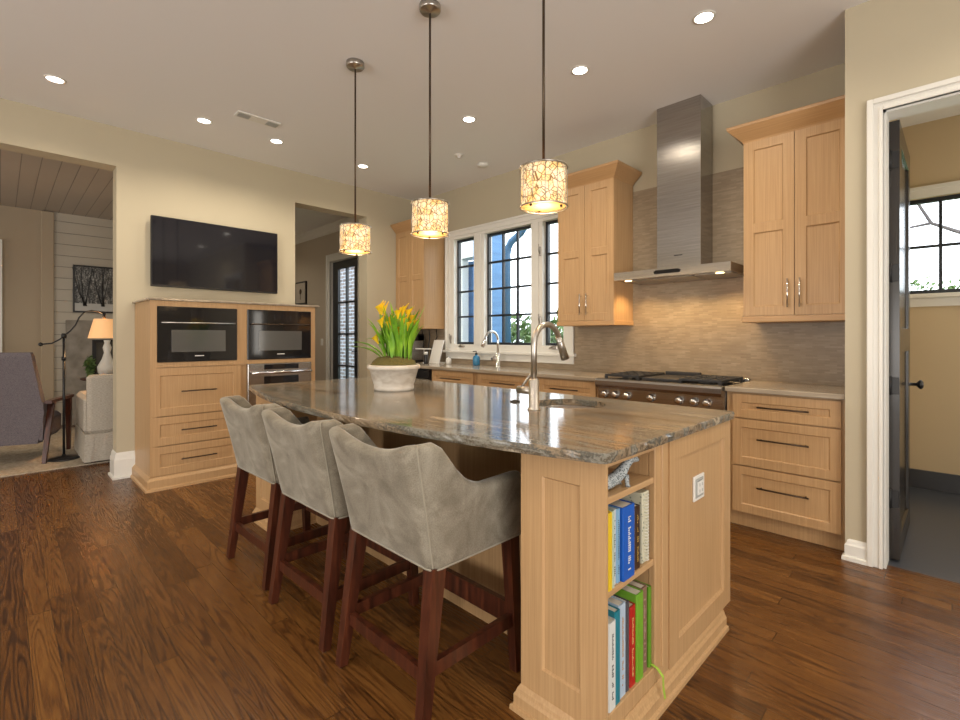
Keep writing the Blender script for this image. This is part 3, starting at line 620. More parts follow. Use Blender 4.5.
# pendants
def pendant(label):
    t = thing('pendant_lamp', label, 'pendant lamp', (0,0,0), 0, 'pendant lamps over the island')
    R = .098; z0, z1 = 1.822, 1.994
    MB().lathe([(.001,H),(.060,H),(.060,H-.028),(.054,H-.035),(.012,H-.037),(.008,H-.045),(.001,H-.046)], n=28).build('canopy', M['nickel'], t, True)
    MB().tube([(0,0,H-.04), (0,0,z1+.012)], .006, 10).build('rod', M['bronze'], t, True)
    MB().lathe([(R,z0+.006),(R+.0012,z0+.006),(R+.0012,z1-.003),(R,z1-.003)], n=48, caps=False).build('lamp_shade', M['shade'], t, True)
    mb = MB()
    for z, r in ((z0, R+.006), (z1, R+.006)):
        mb.loft([[((r+.004*math.cos(q))*math.cos(p), (r+.004*math.cos(q))*math.sin(p), z+.004*math.sin(q)) for q in [2*PI*k/6 for k in range(6)]] for p in [2*PI*i/40 for i in range(40)]], True, False, True, True)
    for i in range(3):
        p = 2*PI*i/3; e = (math.cos(p)*(R+.006), math.sin(p)*(R+.006)); mb.tube([(0,0,z1+.012), (*e, z1)], .0035, 6)
    for i in range(12):
        p = 2*PI*i/12+.2; e = (math.cos(p)*(R+.006), math.sin(p)*(R+.006)); mb.tube([(*e, z0), (*e, z1)], .0013, 5)
    mb.lathe([(.02,z1+.006),(.02,z1+.02),(.001,z1+.021)], n=16)
    mb.build('shade_frame', M['nickel'], t, True)
    df = MB().lathe([(.001,z0+.004),(R-.002,z0+.004),(R-.002,z0+.008),(.001,z0+.008)], n=40, caps=False).build('diffuser', M['diffuser'], t, True)
    for i in range(3):
        p = 2*PI*i/3+.4; MB().lathe([(.006,z0-.006),(.006,z0+.004)], (math.cos(p)*.078, math.sin(p)*.078, 0), 10).build('nut', M['bronze'], t, True)
    d = bpy.data.lights.new('bulb', 'POINT'); d.energy = 4; d.color = (1,.68,.36); d.shadow_soft_size = .06
    o = bpy.data.objects.new('bulb', d); COL.objects.link(o); o.parent = t; o.location = (0,0,z0-.06)
    return t
p0 = pendant('farthest of the three drum pendants, over the left end of the island')
p0.location = (-2.885, 1.695, 0)
for x, lab in ((-2.092, 'middle of the three drum pendants, above the island left of the faucet'), (-1.30, 'nearest of the three drum pendants, beside the hood-side upper cabinet')):
    c = copy_tree(p0); c.location = (x, 1.697, 0); c['label'] = lab

# ------------------------------------------------------------------ range wall
def base_cab(name, label, x0, x1, drawers, group=None):
    t = thing(name, label, 'cabinet', ((x0+x1)/2, 3.7, 0), 0, group)
    MB().box(x0, x1, 3.452, BY-.01, .10, .888).build('carcass', M['wood'], t)
    MB().box(x0, x1, 3.49, 3.51, 0, .10).build('toe_kick', M['wood'], t)
    for z0, z1, a, b in drawers:
        d = MB().shaker('y-', a, b, z0, z1, 3.43, .022, .052, .008).build('drawer', M['wood'], t)
        pull('x', ((a+b)/2, 3.43, (z0+z1)/2+(.0 if z1-z0 < .2 else .03)), min(.32, (b-a)*.48), (0,-1,0), M['bronze'], d)
    return t
base_cab('base_cabinet', 'light oak base cabinet of three drawers right of the range', -1.105, -.462, [(.725,.878,-1.065,-.485), (.416,.715,-1.065,-.485), (.108,.406,-1.065,-.485)], 'base cabinets')
base_cab('base_cabinet', 'light oak base cabinet just left of the range', -2.72, -2.075, [(.725,.878,-2.69,-2.10), (.416,.715,-2.69,-2.10), (.108,.406,-2.69,-2.10)], 'base cabinets')
base_cab('sink_cabinet', 'light oak sink cabinet under the middle of the window', -3.50, -2.722, [(.725,.878,-3.47,-2.75), (.108,.715,-3.47,-3.12), (.108,.715,-3.10,-2.75)], 'base cabinets')
base_cab('base_cabinet', 'light oak base cabinet beside the black undercounter appliance', -4.222, -3.502, [(.725,.878,-4.19,-3.53), (.416,.715,-4.19,-3.53), (.108,.406,-4.19,-3.53)], 'base cabinets')
t = thing('dishwasher', 'black undercounter appliance with steel handle behind the flower pot', 'dishwasher', (-4.53, 3.7, 0))
MB().box(-4.828, -4.226, 3.44, BY-.01, .1, .887).build('body', M['black'], t)
MB().box(-4.82, -4.234, 3.415, 3.44, .78, .87, .004).build('control_panel', M['blackglass'], t)
MB().box(-4.82, -4.234, 3.415, 3.44, .11, .77, .004).build('door', M['steel'], t)
pull('x', (-4.53, 3.415, .74), .5, (0,-1,0), M['steel'], t, .011, stand=.045)
base_cab('base_cabinet', 'narrow light oak base cabinet in the corner by the hall opening', -5.24, -4.832, [(.725,.878,-5.21,-4.86), (.108,.715,-5.21,-4.86)], 'base cabinets')
ct = MB().box(-5.245, -2.068, 3.405, BY-.013, .89, .922, .005); tag(center_origin(ct.build('countertop', M['counter'])), 'beige grey stone countertop left of the range under the window', 'countertop')
ct = MB().box(-1.108, -.462, 3.405, BY-.013, .89, .922, .005); tag(center_origin(ct.build('countertop', M['counter'])), 'beige grey stone countertop right of the range', 'countertop')
# range
RX0, RX1 = -2.062, -1.114
t = thing('range', 'wide stainless steel range with black grates and seven knobs', 'range', ((RX0+RX1)/2, 3.7, 0))
MB().box(RX0, RX1, 3.45, BY-.014, .08, .885, .004).build('body', M['steel'], t)
mb = MB(); mb.loft([[(x, 3.42, .69), (x, 3.405, .846), (x, 3.372, .852), (x, 3.362, .872), (x, 3.362, .905), (x, 3.372, .920), (x, 3.45, .922), (x, 3.45, .69)] for x in (RX0, RX1)]); mb.build('control_panel', M['steel'], t)
od = MB().box(RX0+.01, RX1-.01, 3.40, 3.45, .14, .67, .008).build('oven_door', M['steel'], t)
MB().box(RX0+.15, RX1-.15, 3.396, 3.401, .26, .52).build('window', M['blackglass'], od)
pull('x', ((RX0+RX1)/2, 3.40, .62), .8, (0,-1,0), M['steel'], od, .013, stand=.05)
for i, u in enumerate((604.7, 615, 627, 651, 679, 694, 707)):
    x = X_at(u, 3.40); k = MB(); k.lathe([(.030,0),(.030,-.006),(.026,-.008),(.024,-.034),(.020,-.038),(.001,-.038)], (x, 3.41, .80), 20, 'y'); k.build('knob', M['chrome'], t)
MB().box(RX0+.005, RX1-.005, 3.45, BY-.03, .912, .920, .002).build('cooktop', M['blackglass'], t)
gw = (RX1-RX0-.05)/3
for i in range(3):
    if i == 1:
        a = RX0+.025+gw; MB().box(a+.01, a+gw-.01, 3.48, 3.93, .920, .940, .004).box(a+.01, a+gw-.01, 3.90, 3.935, .938, .968, .004).build('griddle', M['iron'], t); continue
    a = RX0+.025+i*gw; b = a+gw-.008; mb = MB()
    for y in (3.475, 3.59, 3.70, 3.81, 3.925): mb.box(a, b, y-.008, y+.008, .935, .953, .003)
    for x in (a+.008, a*.75+b*.25, (a+b)/2, a*.25+b*.75, b-.008): mb.box(x-.008, x+.008, 3.475, 3.925, .9355, .9525, .003)
    for y in (3.475, 3.925):
        for x in (a+.01, b-.01): mb.box(x-.01, x+.01, y-.01, y+.01, .919, .94)
    g_ = mb.build('grate', M['iron'], t)
    for y in (3.59, 3.81): MB().lathe([(.05,.919),(.05,.925),(.036,.927),(.036,.933),(.001,.934)], ((a+b)/2, y, 0), 20).build('burner', M['iron'], t)
MB().box(RX0+.005, RX1-.005, BY-.055, BY-.014, .918, .935, .003).build('backguard', M['steel'], t)
# hood
HX0, HX1, HY = -2.012, -1.121, 3.57
t = thing('range_hood', 'stainless steel range hood with tall chimney, lit from beneath', 'range hood', (-1.567, BY, 1.71))
mb = MB(); mb.loft([[(HX0,HY,1.712),(HX1,HY,1.712),(HX1,BY-.013,1.712),(HX0,BY-.013,1.712)], [(HX0,HY,1.775),(HX1,HY,1.775),(HX1,BY-.013,1.775),(HX0,BY-.013,1.775)], [(-1.75,3.75,1.79),(-1.384,3.75,1.79),(-1.384,BY-.013,1.79),(-1.75,BY-.013,1.79)]])
mb.build('canopy', M['steel'], t)
MB().box(-1.74, -1.394, 3.769, BY-.013, 1.785, H-.002, .002).build('chimney', M['steel'], t)
MB().box(-1.60, -1.535, 3.7675, 3.7695, 1.89, 1.897).build('nameplate', M['black'], t)
mb = MB(); mb.loft([[(-1.665,y,1.733),(-1.475,y,1.733),(-1.465,y,1.752),(-1.485,y,1.762),(-1.655,y,1.762),(-1.675,y,1.752)] for y in (HY-.003, HY+.004)]); mb.build('control_strip', M['blackglass'], t)
mb = MB()
for i in range(3): mb.box(-1.95+i*.275, -1.95+i*.275+.26, 3.66, 3.98, 1.706, 1.7119, .002)
mb.build('filter', M['nickel'], t)
for x, y in ((-1.93,3.66), (-1.80,3.75), (-1.567,3.75), (-1.22,3.66), (-1.20,3.78)):
    MB().lathe([(.001,1.7065),(.026,1.7065),(.030,1.712)], (x,y,0), 18, caps=False).build('lamp_lens', M['hoodlens'], t)
for x in (-1.90, -1.567, -1.22):
    d = bpy.data.lights.new('bulb', 'SPOT'); d.energy = 7; d.color = (1,.66,.30); d.spot_size = math.radians(140); d.spot_blend = .7; d.shadow_soft_size = .03
    o = bpy.data.objects.new('bulb', d); COL.objects.link(o); o.parent = t; o.location = (x+1.567, 3.80-BY, -.02)
# upper cabinets
def upper(label, x0, x1, sides, ndoors=2, hz=.19):
    t = thing('upper_cabinet', label, 'cabinet', ((x0+x1)/2, BY, 1.355), 0, 'upper cabinets')
    yf = 3.68
    MB().box(x0, x1, yf+.022, BY-.013, 1.372, 2.62).build('carcass', M['wood'], t)
    MB().box(x0-(.008 if 'x-' in sides else 0), x1+(.008 if 'x+' in sides else 0), yf-.008, BY-.013, 1.352, 1.392, .004).build('light_rail', M['crownwood'], t)
    MB().stack(x0, x1, yf, BY-.013, [(2.60,.0),(2.612,.006),(2.69,.082),(2.706,.086),(2.71,.084)], 'y-'+sides).build('crown', M['crownwood'], t)
    w_ = (x1-x0)/ndoors
    for i in range(ndoors):
        a, b = x0+i*w_+.002, x0+(i+1)*w_-.002
        d = MB().shaker('y-', a, b, 1.396, 2.602, yf, .022, .062, .009, 2, .062).build('door', M['wood'], t)
        hx = b-.032 if i % 2 == 0 else a+.032
        pull('z', (hx, yf, 1.54), hz, (0,-1,0), M['chrome'], d, .0055)
    return t
upper('light oak upper cabinet with two panelled doors right of the hood', -1.073, -.462, 'x-')
upper('light oak upper cabinet between the window and the hood', -2.654, -2.076, 'x-x+')
upper('light oak upper cabinet in the far corner left of the window', -5.245, -4.655, 'x+')
# things on the far counter
def faucet(label, x, y, z, sc, spray, m):
    t = thing('faucet', label, 'faucet', (x, y, z))
    s = sc
    MB().lathe([(.030*s,0),(.030*s,.006),(.024*s,.010),(.024*s,.135*s),(.019*s,.140*s),(.014*s,.142*s)], n=24).build('base', m, t, True)
    pts = [(0,0,.14*s), (0,0,.27*s)]
    R = .098*s; hz = .29*s
    for i in range(15):
        a = PI-i*(PI*.88)/14; pts.append((0, spray*(R+R*math.cos(a)), hz+R*math.sin(a)))
    MB().tube(pts, .0135*s, 14).build('spout', m, t, True)
    e = Vector(pts[-1]); dr_ = (Vector(pts[-1])-Vector(pts[-2])).normalized()
    MB().tube([e-dr_*.005, e+dr_*.02*s, e+dr_*.022*s, e+dr_*.115*s], [.0150*s,.0150*s,.0165*s,.021*s], 16).build('spray_head', m, t, True)
    MB().tube([e+dr_*.019*s, e+dr_*.0215*s], .0168*s, 16).build('spray_ring', M['black'], t, True)
    MB().tube([(0,0,.085*s), (-.092*s,0,.085*s)], .018*s, 14).tube([(-.082*s,0,.085*s), (-.058*s,.018*s,.13*s), (-.034*s,.036*s,.172*s)], [.007*s,.006*s,.005*s], 8).build('lever', m, t, True)
    return t
faucet('brushed nickel gooseneck faucet standing behind the round island sink', -1.362, 1.707, .921, 1.0, 1, M['nickel'])
faucet('small chrome faucet on the far counter under the window', -3.60, 3.88, .922, 1.0, -1, M['chrome'])
t = thing('soap_bottle', 'blue soap pump bottle on the counter under the window', 'soap bottle', (-3.96, 3.90, .922))
MB().lathe([(.036,0),(.042,.005),(.042,.085),(.034,.105),(.014,.115),(.014,.125),(.001,.125)], n=24).build('bottle', M['soap'], t, True)
MB().lathe([(.016,.125),(.016,.14),(.006,.142),(.006,.165),(.001,.166)], n=14).tube([(0,0,.163),(-.028,-.03,.160)], .006, 8).build('pump', M['black'], t, True)
t = thing('coffee_maker', 'black coffee maker with steel front behind the potted flowers', 'coffee maker', (-5.06, 3.80, .922))
MB().box(-.09, .09, -.10, .14, 0, .03, .006).box(-.09, .09, .03, .14, .03, .36, .008).box(-.09, .09, -.10, .14, .27, .37, .012).build('body', M['black'], t, True)
MB().lathe([(.05,.031),(.065,.045),(.068,.12),(.05,.16),(.045,.175),(.001,.175)], (0,-.035,0), 24).build('carafe', M['blackglass'], t, True)
MB().box(.08, .096, -.09, .12, .03, .28, .003).build('side_plate', M['steel'], t, True)
t = thing('phone_stand', 'white T-shaped stand on the far counter beside the coffee maker', 'stand', (-4.80, 3.80, .922))
MB().lathe([(.05,0),(.05,.008),(.012,.012),(.012,.17),(.001,.171)], n=20).build('post', M['chrome'], t, True)
MB().box(-.15, .09, -.03, .05, .17, .185, .004).build('top', M['plasticwhite'], t, True)
t = thing('tablet', 'white tablet leaning upright on the far counter', 'tablet', (-4.62, 3.86, .922))
mb = MB(); mb.loft([[(-.10,-.05,0),(.085,-.05,0),(.085,-.035,0),(-.10,-.035,0)], [(-.08,.02,.29),(.105,.02,.29),(.105,.035,.29),(-.08,.035,.29)]]); mb.build('panel', M['plasticwhite'], t, True)
MB().box(-.06, .06, -.06, .09, 0, .015, .003).build('foot', M['plasticwhite'], t, True)
t = thing('pill_bottle', 'small dark bottle with a white cap before the white tablet', 'bottle', (-4.64, 3.70, .922))
MB().lathe([(.026,0),(.028,.004),(.028,.10),(.018,.115),(.001,.115)], n=18).build('bottle', M['black'], t, True)
MB().lathe([(.022,.113),(.022,.145),(.001,.146)], n=18).build('cap', M['plasticwhite'], t, True)
t = thing('salt_jar', 'little white jar on the far counter beneath the narrow left sash', 'jar', (-4.40, 3.86, .922))
MB().lathe([(.028,0),(.034,.01),(.034,.06),(.024,.075),(.001,.075)], n=18).build('jar', M['plasticwhite'], t, True)
MB().lathe([(.026,.074),(.026,.088),(.001,.092)], n=18).build('lid', M['chrome'], t, True)
for i, (x0, x1, lab) in enumerate(((-5.08,-5.06,'leftmost'), (-4.93,-4.94,'middle'), (-4.78,-4.88,'rightmost'))):
    c = MB().tube([(x0,3.98,1.37),(x0+.012,3.985,1.25),(x1-.012,3.985,1.08),(x1,3.97,.93)], .006, 6)
    tag(center_origin(c.build('hanging_cable', M['black'])), lab+' black cord hanging from under the far corner upper cabinet', 'cord', 'cords under the corner cabinet')

# ------------------------------------------------------------------ television wall
t = thing('television', 'large flat black television mounted on the cream wall', 'television', (TVX, 1.536, 1.713))
MB().box(TVX+.004, TVX+.045, 1.25, 1.85, 1.85, 2.22).build('mount', M['black'], t)
MB().box(TVX+.04, TVX+.075, .966, 2.106, 1.713, 2.357, .004).build('housing', M['black'], t)
MB().box(TVX+.0745, TVX+.0765, .975, 2.097, 1.728, 2.350).build('screen', M['tvglass'], t)
CX = -4.63; CY0, CYM, CY1 = .857, 1.552, 2.262
t = thing('oven_cabinet', 'waist-high light oak oven cabinet of drawers below the television', 'cabinet', ((CX+TVX)/2, (CY0+CY1)/2, 0))
MB().box(TVX+.002, CX-.022, CY0, CY1, .02, 1.55).build('carcass', M['wood'], t)
mb = MB()
mb.box(CX-.022, CX, CY0, .905, .115, 1.55).box(CX-.022, CX, 1.518, 1.604, 1.0, 1.55).box(CX-.022, CX, 2.216, CY1, .115, 1.55).box(CX-.022, CX, .905, 1.518, 1.504, 1.55).box(CX-.022, CX, 1.604, 2.216, 1.504, 1.55).box(CX-.022, CX, .905, 1.518, 1.0, 1.040).box(CX-.022, CX, 1.604, 2.216, 1.003, 1.038)
mb.build('face_frame', M['wood'], t)
MB().stack(TVX+.002, CX, CY0, CY1, [(0,.038),(.018,.036),(.024,.024),(.082,.024),(.098,.012),(.110,.0)], 'x+y-y+').build('plinth', M['wood'], t)
tp = MB().box(TVX+.002, CX+.022, CY0-.022, CY1+.035, 1.551, 1.569, .004); tag(center_origin(tp.build('countertop', M['counter'])), 'thin grey stone slab on top of the oven cabinet', 'countertop')
for z0, z1 in ((.600,.994), (.358,.592), (.113,.350)):
    d = MB().shaker('x+', .862, CYM-.003, z0, z1, CX+.006, .022, .062, .008).build('drawer', M['wood'], t)
    pull('y', (CX+.006, (.862+CYM)/2, (z0+z1)/2), .27, (1,0,0), M['bronze'], d)
for z0, z1 in ((.358,.60), (.113,.350)):
    d = MB().shaker('x+', CYM+.003, CY1-.005, z0, z1, CX+.006, .022, .062, .008).build('drawer', M['wood'], t)
    pull('y', (CX+.006, (CYM+CY1)/2, (z0+z1)/2), .27, (1,0,0), M['bronze'], d)
def wall_oven(label, y0, y1, z0, z1):
    t = thing('wall_oven', label, 'oven', (CX, (y0+y1)/2, z0), 0, 'black built-in ovens'); x = CX+.012
    MB().box(CX-.021, x, y0+.002, y1-.002, z0+.002, z1-.002, .003).build('front', M['blackglass'], t)
    w_ = y1-y0
    MB().box(x, x+.002, y0+w_*.40, y0+w_*.62, z1-.085, z1-.035).build('display', M['slot'] if False else M['tvglass'], t)
    MB().box(x, x+.002, y0+.10, y1-.10, z0+.085, z0+.27).build('window', M['ovenwin'], t)
    pull('y', (x, (y0+y1)/2, z1-.135), w_-.05, (1,0,0), M['nickel'] if y0 < 1.2 else M['bronze'], t, .006, stand=.025)
    MB().box(x, x+.0015, (y0+y1)/2-.035, (y0+y1)/2+.035, z0+.046, z0+.054).build('logo', M['plasticwhite'], t)
wall_oven('left black built-in oven above the oak drawers', .905, 1.518, 1.040, 1.504)
wall_oven('right black built-in oven above the steel oven', 1.604, 2.216, 1.038, 1.504)
t = thing('steel_oven', 'stainless steel oven with bar handle under the right black oven', 'oven', (CX, 1.91, .61)); x = CX+.02
MB().box(CX-.021, x, 1.606, 2.214, .612, 1.0, .004).build('front', M['steel'], t)
MB().box(x, x+.003, 1.75, 2.08, .945, .992).build('display', M['blackglass'], t)
MB().box(x, x+.003, 1.75, 2.08, .70, .88).build('window', M['blackglass'], t)
pull('y', (x, 1.91, .918), .57, (1,0,0), M['chrome'], t, .013, stand=.045)
tag(center_origin(MB().box(TVX+.12, TVX+.16, 1.60, 1.66, 1.569, 1.585, .003).build('remote_receiver', M['black'])), 'tiny black receiver on the slab beneath the television', 'receiver')

# ------------------------------------------------------------------ island
EX, FYI, KY = -.725, 1.24, 1.54
IX0 = -3.41; IYB = 2.285
t = thing('island_cabinet', 'light oak kitchen island with an open bookcase in its near end', 'kitchen island', (-2.05, 1.8, 0))
isl = t
PX = -1.045           # inner side of the near pillar
# bookcase niche in the pillar
NY0, NY1 = 1.2535, 1.556
mb = MB()
mb.box(PX+.021, EX-.023, NY1, NY1+.02, .083, .888).box(PX, PX+.02, FYI+.0135, NY1+.02, .083, .888).box(PX+.021, EX-.024, NY0+.001, NY1-.001, .083, .140)
mb.box(PX+.021, EX-.002, NY0+.001, NY1-.001, .870, .888)
mb.build('bookcase', M['wood'], t)
for z in (.482, .758): MB().box(PX+.02, EX-.004, NY0, NY1, z, z+.02, .002).build('shelf', M['shelfwood'], t)
MB().shaker('y-', PX, EX, .083, .888, FYI, .0125, .088, .008).build('side_panel', M['wood'], t)
MB().box(EX-.022, EX, NY1, 1.66, .083, .888, .002).box(EX-.004, EX+.006, NY1+.045, NY1+.075, .118, .886, .003).build('stile', M['wood'], t)
MB().box(EX-.0225, EX-.0005, NY0+.0005, NY1-.0005, .083, .142, .002).build('sill_rail', M['wood'], t)
MB().shaker('x+', 1.66, IYB, .083, .888, EX+.006, .024, .075, .012).build('end_panel', M['wood'], t)
MB().box(PX, EX-.02, 1.578, IYB-.002, .083, .886).build('end_carcass', M['wood'], t)
MB().box(IX0+.32, -1.60, KY, IYB-.02, .02, .888).box(-1.60, PX-.001, KY, IYB-.02, .02, .70).box(-1.60, PX-.001, KY, KY+.03, .70, .888).build('carcass', M['wood'], t)
MB().box(IX0+.32, PX-.001, KY-.015, KY, .10, .888).build('knee_panel', M['wood'], t)
mb = MB(); mb.stack(IX0+.32, PX-.03, KY-.016, KY, [(0,.018),(.06,.016),(.085,.010),(.10,.002)], 'y-'); mb.build('knee_baseboard', M['wood'], t)
lev = [(0,.028),(.014,.027),(.018,.018),(.050,.018),(.060,.012),(.070,.009),(.084,.001)]
MB().stack(PX, EX, FYI, 2.20, lev, 'x+x-y-').build('base_moulding', M['wood'], t)
MB().shaker('y-', IX0, IX0+.32, .083, .888, FYI, .022, .08, .010).box(IX0, IX0+.32, FYI+.022, IYB, .02, .888).build('far_pillar', M['wood'], t)
MB().stack(IX0, IX0+.32, FYI, 2.2, lev, 'x+x-y-').build('base_moulding', M['wood'], t)
# outlet
t = thing('power_outlet', 'white square outlet plate on the end panel of the island', 'outlet', (EX-.006, 1.943, .66))
MB().box(0, .007, -.052, .052, -.048, .048, .002).build('plate', M['plasticwhite'], t, True)
MB().box(.006, .0085, -.040, .040, -.037, .037, .001).build('insert', M['slot'], t, True)
MB().box(.008, .012, -.026, .030, -.026, .026, .002).build('socket', M['plasticwhite'], t, True)
mb = MB()
for y in (-.008, .016): 
    for z in (-.012, .012): mb.box(.0118, .0126, y-.003, y+.003, z-.006, z+.006)
mb.build('slot', M['slot'], t, True)
# granite top with chiselled edge and a round sink cut-out
def island_top():
    rnd = random.Random(5)
    x0, x1, yb, yc = -3.445, -.700, 2.304, 1.205
    pts = []
    chord = x1-x0; sag = .19; Rr = (chord*chord/4+sag*sag)/(2*sag); cx = (x0+x1)/2; cy = yc-sag+Rr
    n = 110; 
    a0 = math.asin(chord/2/Rr)
    for i in range(n+1):
        a = -a0+2*a0*i/n; pts.append((cx+Rr*math.sin(a), cy-Rr*math.cos(a)))
    rc = .025
    m_ = 44
    for i in range(1, m_): pts.append((x1, yc+(yb-yc)*i/m_))
    for i in range(n): pts.append((x1+(x0-x1)*i/n, yb))
    for i in range(m_): pts.append((x0, yb+(yc-yb)*i/m_))
    # soften the two near corners
    P = [Vector((a, b, 0)) for a, b in pts]; k = len(P)
    P = [(P[i-1]+P[i]*2+P[(i+1) % k])/4 for i in range(k)]
    mb = MB(); bm = mb.bm; mb.mat(M['granite']); mb.mat(M['graniteedge'])
    def ring(z, amp, off):
        out = []
        for i, p in enumerate(P):
            tn = (P[(i+1) % k]-P[i-1]).normalized(); nm = Vector((tn.y, -tn.x, 0))
            q = p+nm*(off+rnd.uniform(-amp, amp)); out.append(bm.verts.new((q.x, q.y, z+rnd.uniform(-amp, amp)*.25)))
        return out
    zt = .921
    rs = [ring(zt, 0, -.004), ring(zt-.003, .0008, -.001), ring(zt-.011, .0018, .001), ring(zt-.021, .0018, .0), ring(zt-.030, .0012, -.002), ring(zt-.032, 0, -.006)]
    for v in rs[0]: v.co.z = zt
    for v in rs[-1]: v.co.z = zt-.032
    for a, b in zip(rs, rs[1:]):
        for i in range(k): mb.face((a[i], b[i], b[(i+1) % k], a[(i+1) % k]))
    hc = (-1.37, 1.99); hr = .178
    for rg, z in ((rs[0], zt), (rs[-1], zt-.032)):
        mb.cur = 0
        hole = [bm.verts.new((hc[0]+hr*math.cos(2*PI*i/48), hc[1]+hr*math.sin(2*PI*i/48), z)) for i in range(48)]
        if z == zt: htop = hole
        else: hbot = hole
        ed = [bm.edges.get((rg[i], rg[(i+1) % k])) or bm.edges.new((rg[i], rg[(i+1) % k])) for i in range(k)]
        ed += [bm.edges.new((hole[i], hole[(i+1) % 48])) for i in range(48)]
        r = bmesh.ops.triangle_fill(bm, use_beauty=True, use_dissolve=False, edges=ed)
        for f in r['geom']:
            if isinstance(f, bmesh.types.BMFace): f.material_index = 0
    mb.cur = 1
    for i in range(48): mb.face((htop[i], hbot[i], hbot[(i+1) % 48], htop[(i+1) % 48]))
    return mb
top = island_top().build('countertop'); 
top.data.materials.clear(); top.data.materials.append(M['granite']); top.data.materials.append(M['graniteedge'])
tag(center_origin(top), 'bow-fronted brown streaked granite countertop of the island', 'countertop')
sk = thing('sink', 'round steel prep sink set into the island countertop', 'sink', (-1.37, 1.99, .72))
MB().lathe([(.001,.0),(.10,.002),(.15,.03),(.168,.08),(.172,.168),(.182,.1685),(.182,.165),(.176,.08),(.155,.02),(.10,-.006),(.001,-.008)], n=48, caps=False).build('basin', M['steel'], sk, True)
MB().lathe([(.001,.006),(.035,.006),(.042,.002)], n=24, caps=False).build('drain', M['chrome'], sk, True)
tag(center_origin(MB().lathe([(.026,.921),(.026,.926),(.014,.929),(.013,.932),(.001,.932)], (-1.597,1.849,0), 24).build('air_switch', M['black'])), 'small round black button on the island countertop left of the faucet', 'button')

# books
def book(label, y0, y1, z0, z1, depth, cover, m2=None, lean=0, marks=None, spiral=False, xf=EX-.03):
    t = thing('book', label, 'book', (xf-depth/2, (y0+y1)/2, z0), 0, 'books in the island bookcase')
    th = .0022; a, b = y0+.0006, y1-.0006
    mb = MB(); L = lean
    # cover wraps round the spine
    prof = [(xf-depth,a),(xf-.004,a),(xf,a+.003),(xf,b-.003),(xf-.004,b),(xf-depth,b),(xf-depth,b-th),(xf-.005,b-th),(xf-.005,a+th),(xf-depth,a+th)]
    mb.loft([[(x,y,z) for x, y in prof] for z in (z0, z1)])
    mb.build('cover', cover, t)
    MB().box(xf-depth+.004, xf-.0052, a+th, b-th, z0+.003, z1-.004).build('pages', M['paper'], t)
    if m2: MB().box(xf-.001, xf+.0012, a+.002, b-.002, z0+(z1-z0)*.1, z0+(z1-z0)*.9).build('spine_label', m2, t)
    if marks:
        mb = MB(); z = z0+(z1-z0)*.12; r_ = random.Random(int(y0*1e4))
        c0, c1 = a+(b-a)*.40, a+(b-a)*.62
        while z < z0+(z1-z0)*.86:
            h = r_.uniform(.004, .009); mb.box(xf+.0001, xf+.0010, c0, c1 if r_.random() < .6 else (c0+c1)/2, z, z+h*.45); z += h*.62+.002 if r_.random() < .85 else h+.012
        mb.build('spine_lettering', marks, t)
    return t
PW = M['plasticwhite']
def brow(rows, zb):
    for u0, u1, v, cov, lab, depth, mk, xf in rows:
        y0 = max(Y_at(u0, XF), NY0+.001); y1 = Y_at(u1, XF)
        z1 = Z_at(xf, (y0+y1)/2, v)
        book(lab, y0, y1, zb, z1, depth, cov, None, 0, mk, xf=xf)
XF = EX-.010
lm = M['black']; 
brow([(606.5,610.6,513,bk('yellow',(.72,.50,.02)),'thin bright yellow book at the left end of the middle shelf',.19,None,XF+.007),
      (610.7,613.5,511,bk('pale_green',(.45,.55,.42)),'pale green book beside the yellow one on the middle shelf',.2,None,XF+.005),
      (613.6,617.0,510,bk('pale_grey',(.52,.56,.60)),'pale grey book between pale green and light blue spines',.2,lm,XF-.002),
      (617.1,620.4,509,bk('sky_blue',(.22,.40,.58)),'light blue book just left of the thick blue book',.2,lm,XF),
      (620.5,632.0,505.5,bk('royal_blue',(.008,.10,.48)),'thick royal blue book with white lettering, middle shelf',.23,PW,XF+.010),
      (632.1,635.0,508,bk('mustard',(.58,.40,.10)),'mustard yellow book just right of the thick blue book',.21,None,XF),
      (635.1,640.3,506,bk('brown_black',(.045,.022,.014)),'dark brown book right of the mustard one, middle shelf',.22,M['bk_mustard'] if 'bk_mustard' in M else None,XF)], .502)
brow([(607.5,614.3,622,bk('white',(.66,.68,.66)),'white short book at the left end of the bottom shelf',.20,lm,XF+.006),
      (614.4,619.4,611,bk('teal',(.012,.20,.27)),'teal book between two white and pale blue ones, bottom shelf',.21,None,XF+.004),
      (619.5,626.0,604,bk('ice_blue',(.42,.53,.66)),'pale blue tall book with orange spots on the bottom shelf',.24,bk('orange',(.50,.26,.10)),XF),
      (626.1,629.6,602,bk('charcoal',(.07,.075,.09)),'charcoal thin book left of the red one, bottom shelf',.24,None,XF),
      (629.7,635.8,606,bk('red',(.42,.014,.012)),'red book with pale spots on the bottom shelf',.23,bk('gold',(.65,.45,.18)),XF),
      (635.9,642.5,593,bk('lime',(.16,.38,.03)),'bright green tall book right of the red one',.25,None,XF+.004),
      (642.6,647.8,587,bk('taupe',(.22,.13,.09)),'brown book between two green books, bottom shelf',.25,bk('pink',(.50,.35,.28)),XF-.002)], .142)
y0, y1 = Y_at(650, XF), Y_at(657.5, XF)
y1 = min(y1, NY1-.002)
gb = book('green patterned book with ribbon at the right end of the bottom shelf', Y_at(649.2, XF), y1, .142, Z_at(XF, y1-.02, 588), .24, bk('leaf_green', (.12,.30,.02)), None, 0, bk('lime', (.16,.38,.03)), xf=XF)
ya = (Y_at(650, XF)+y1)/2
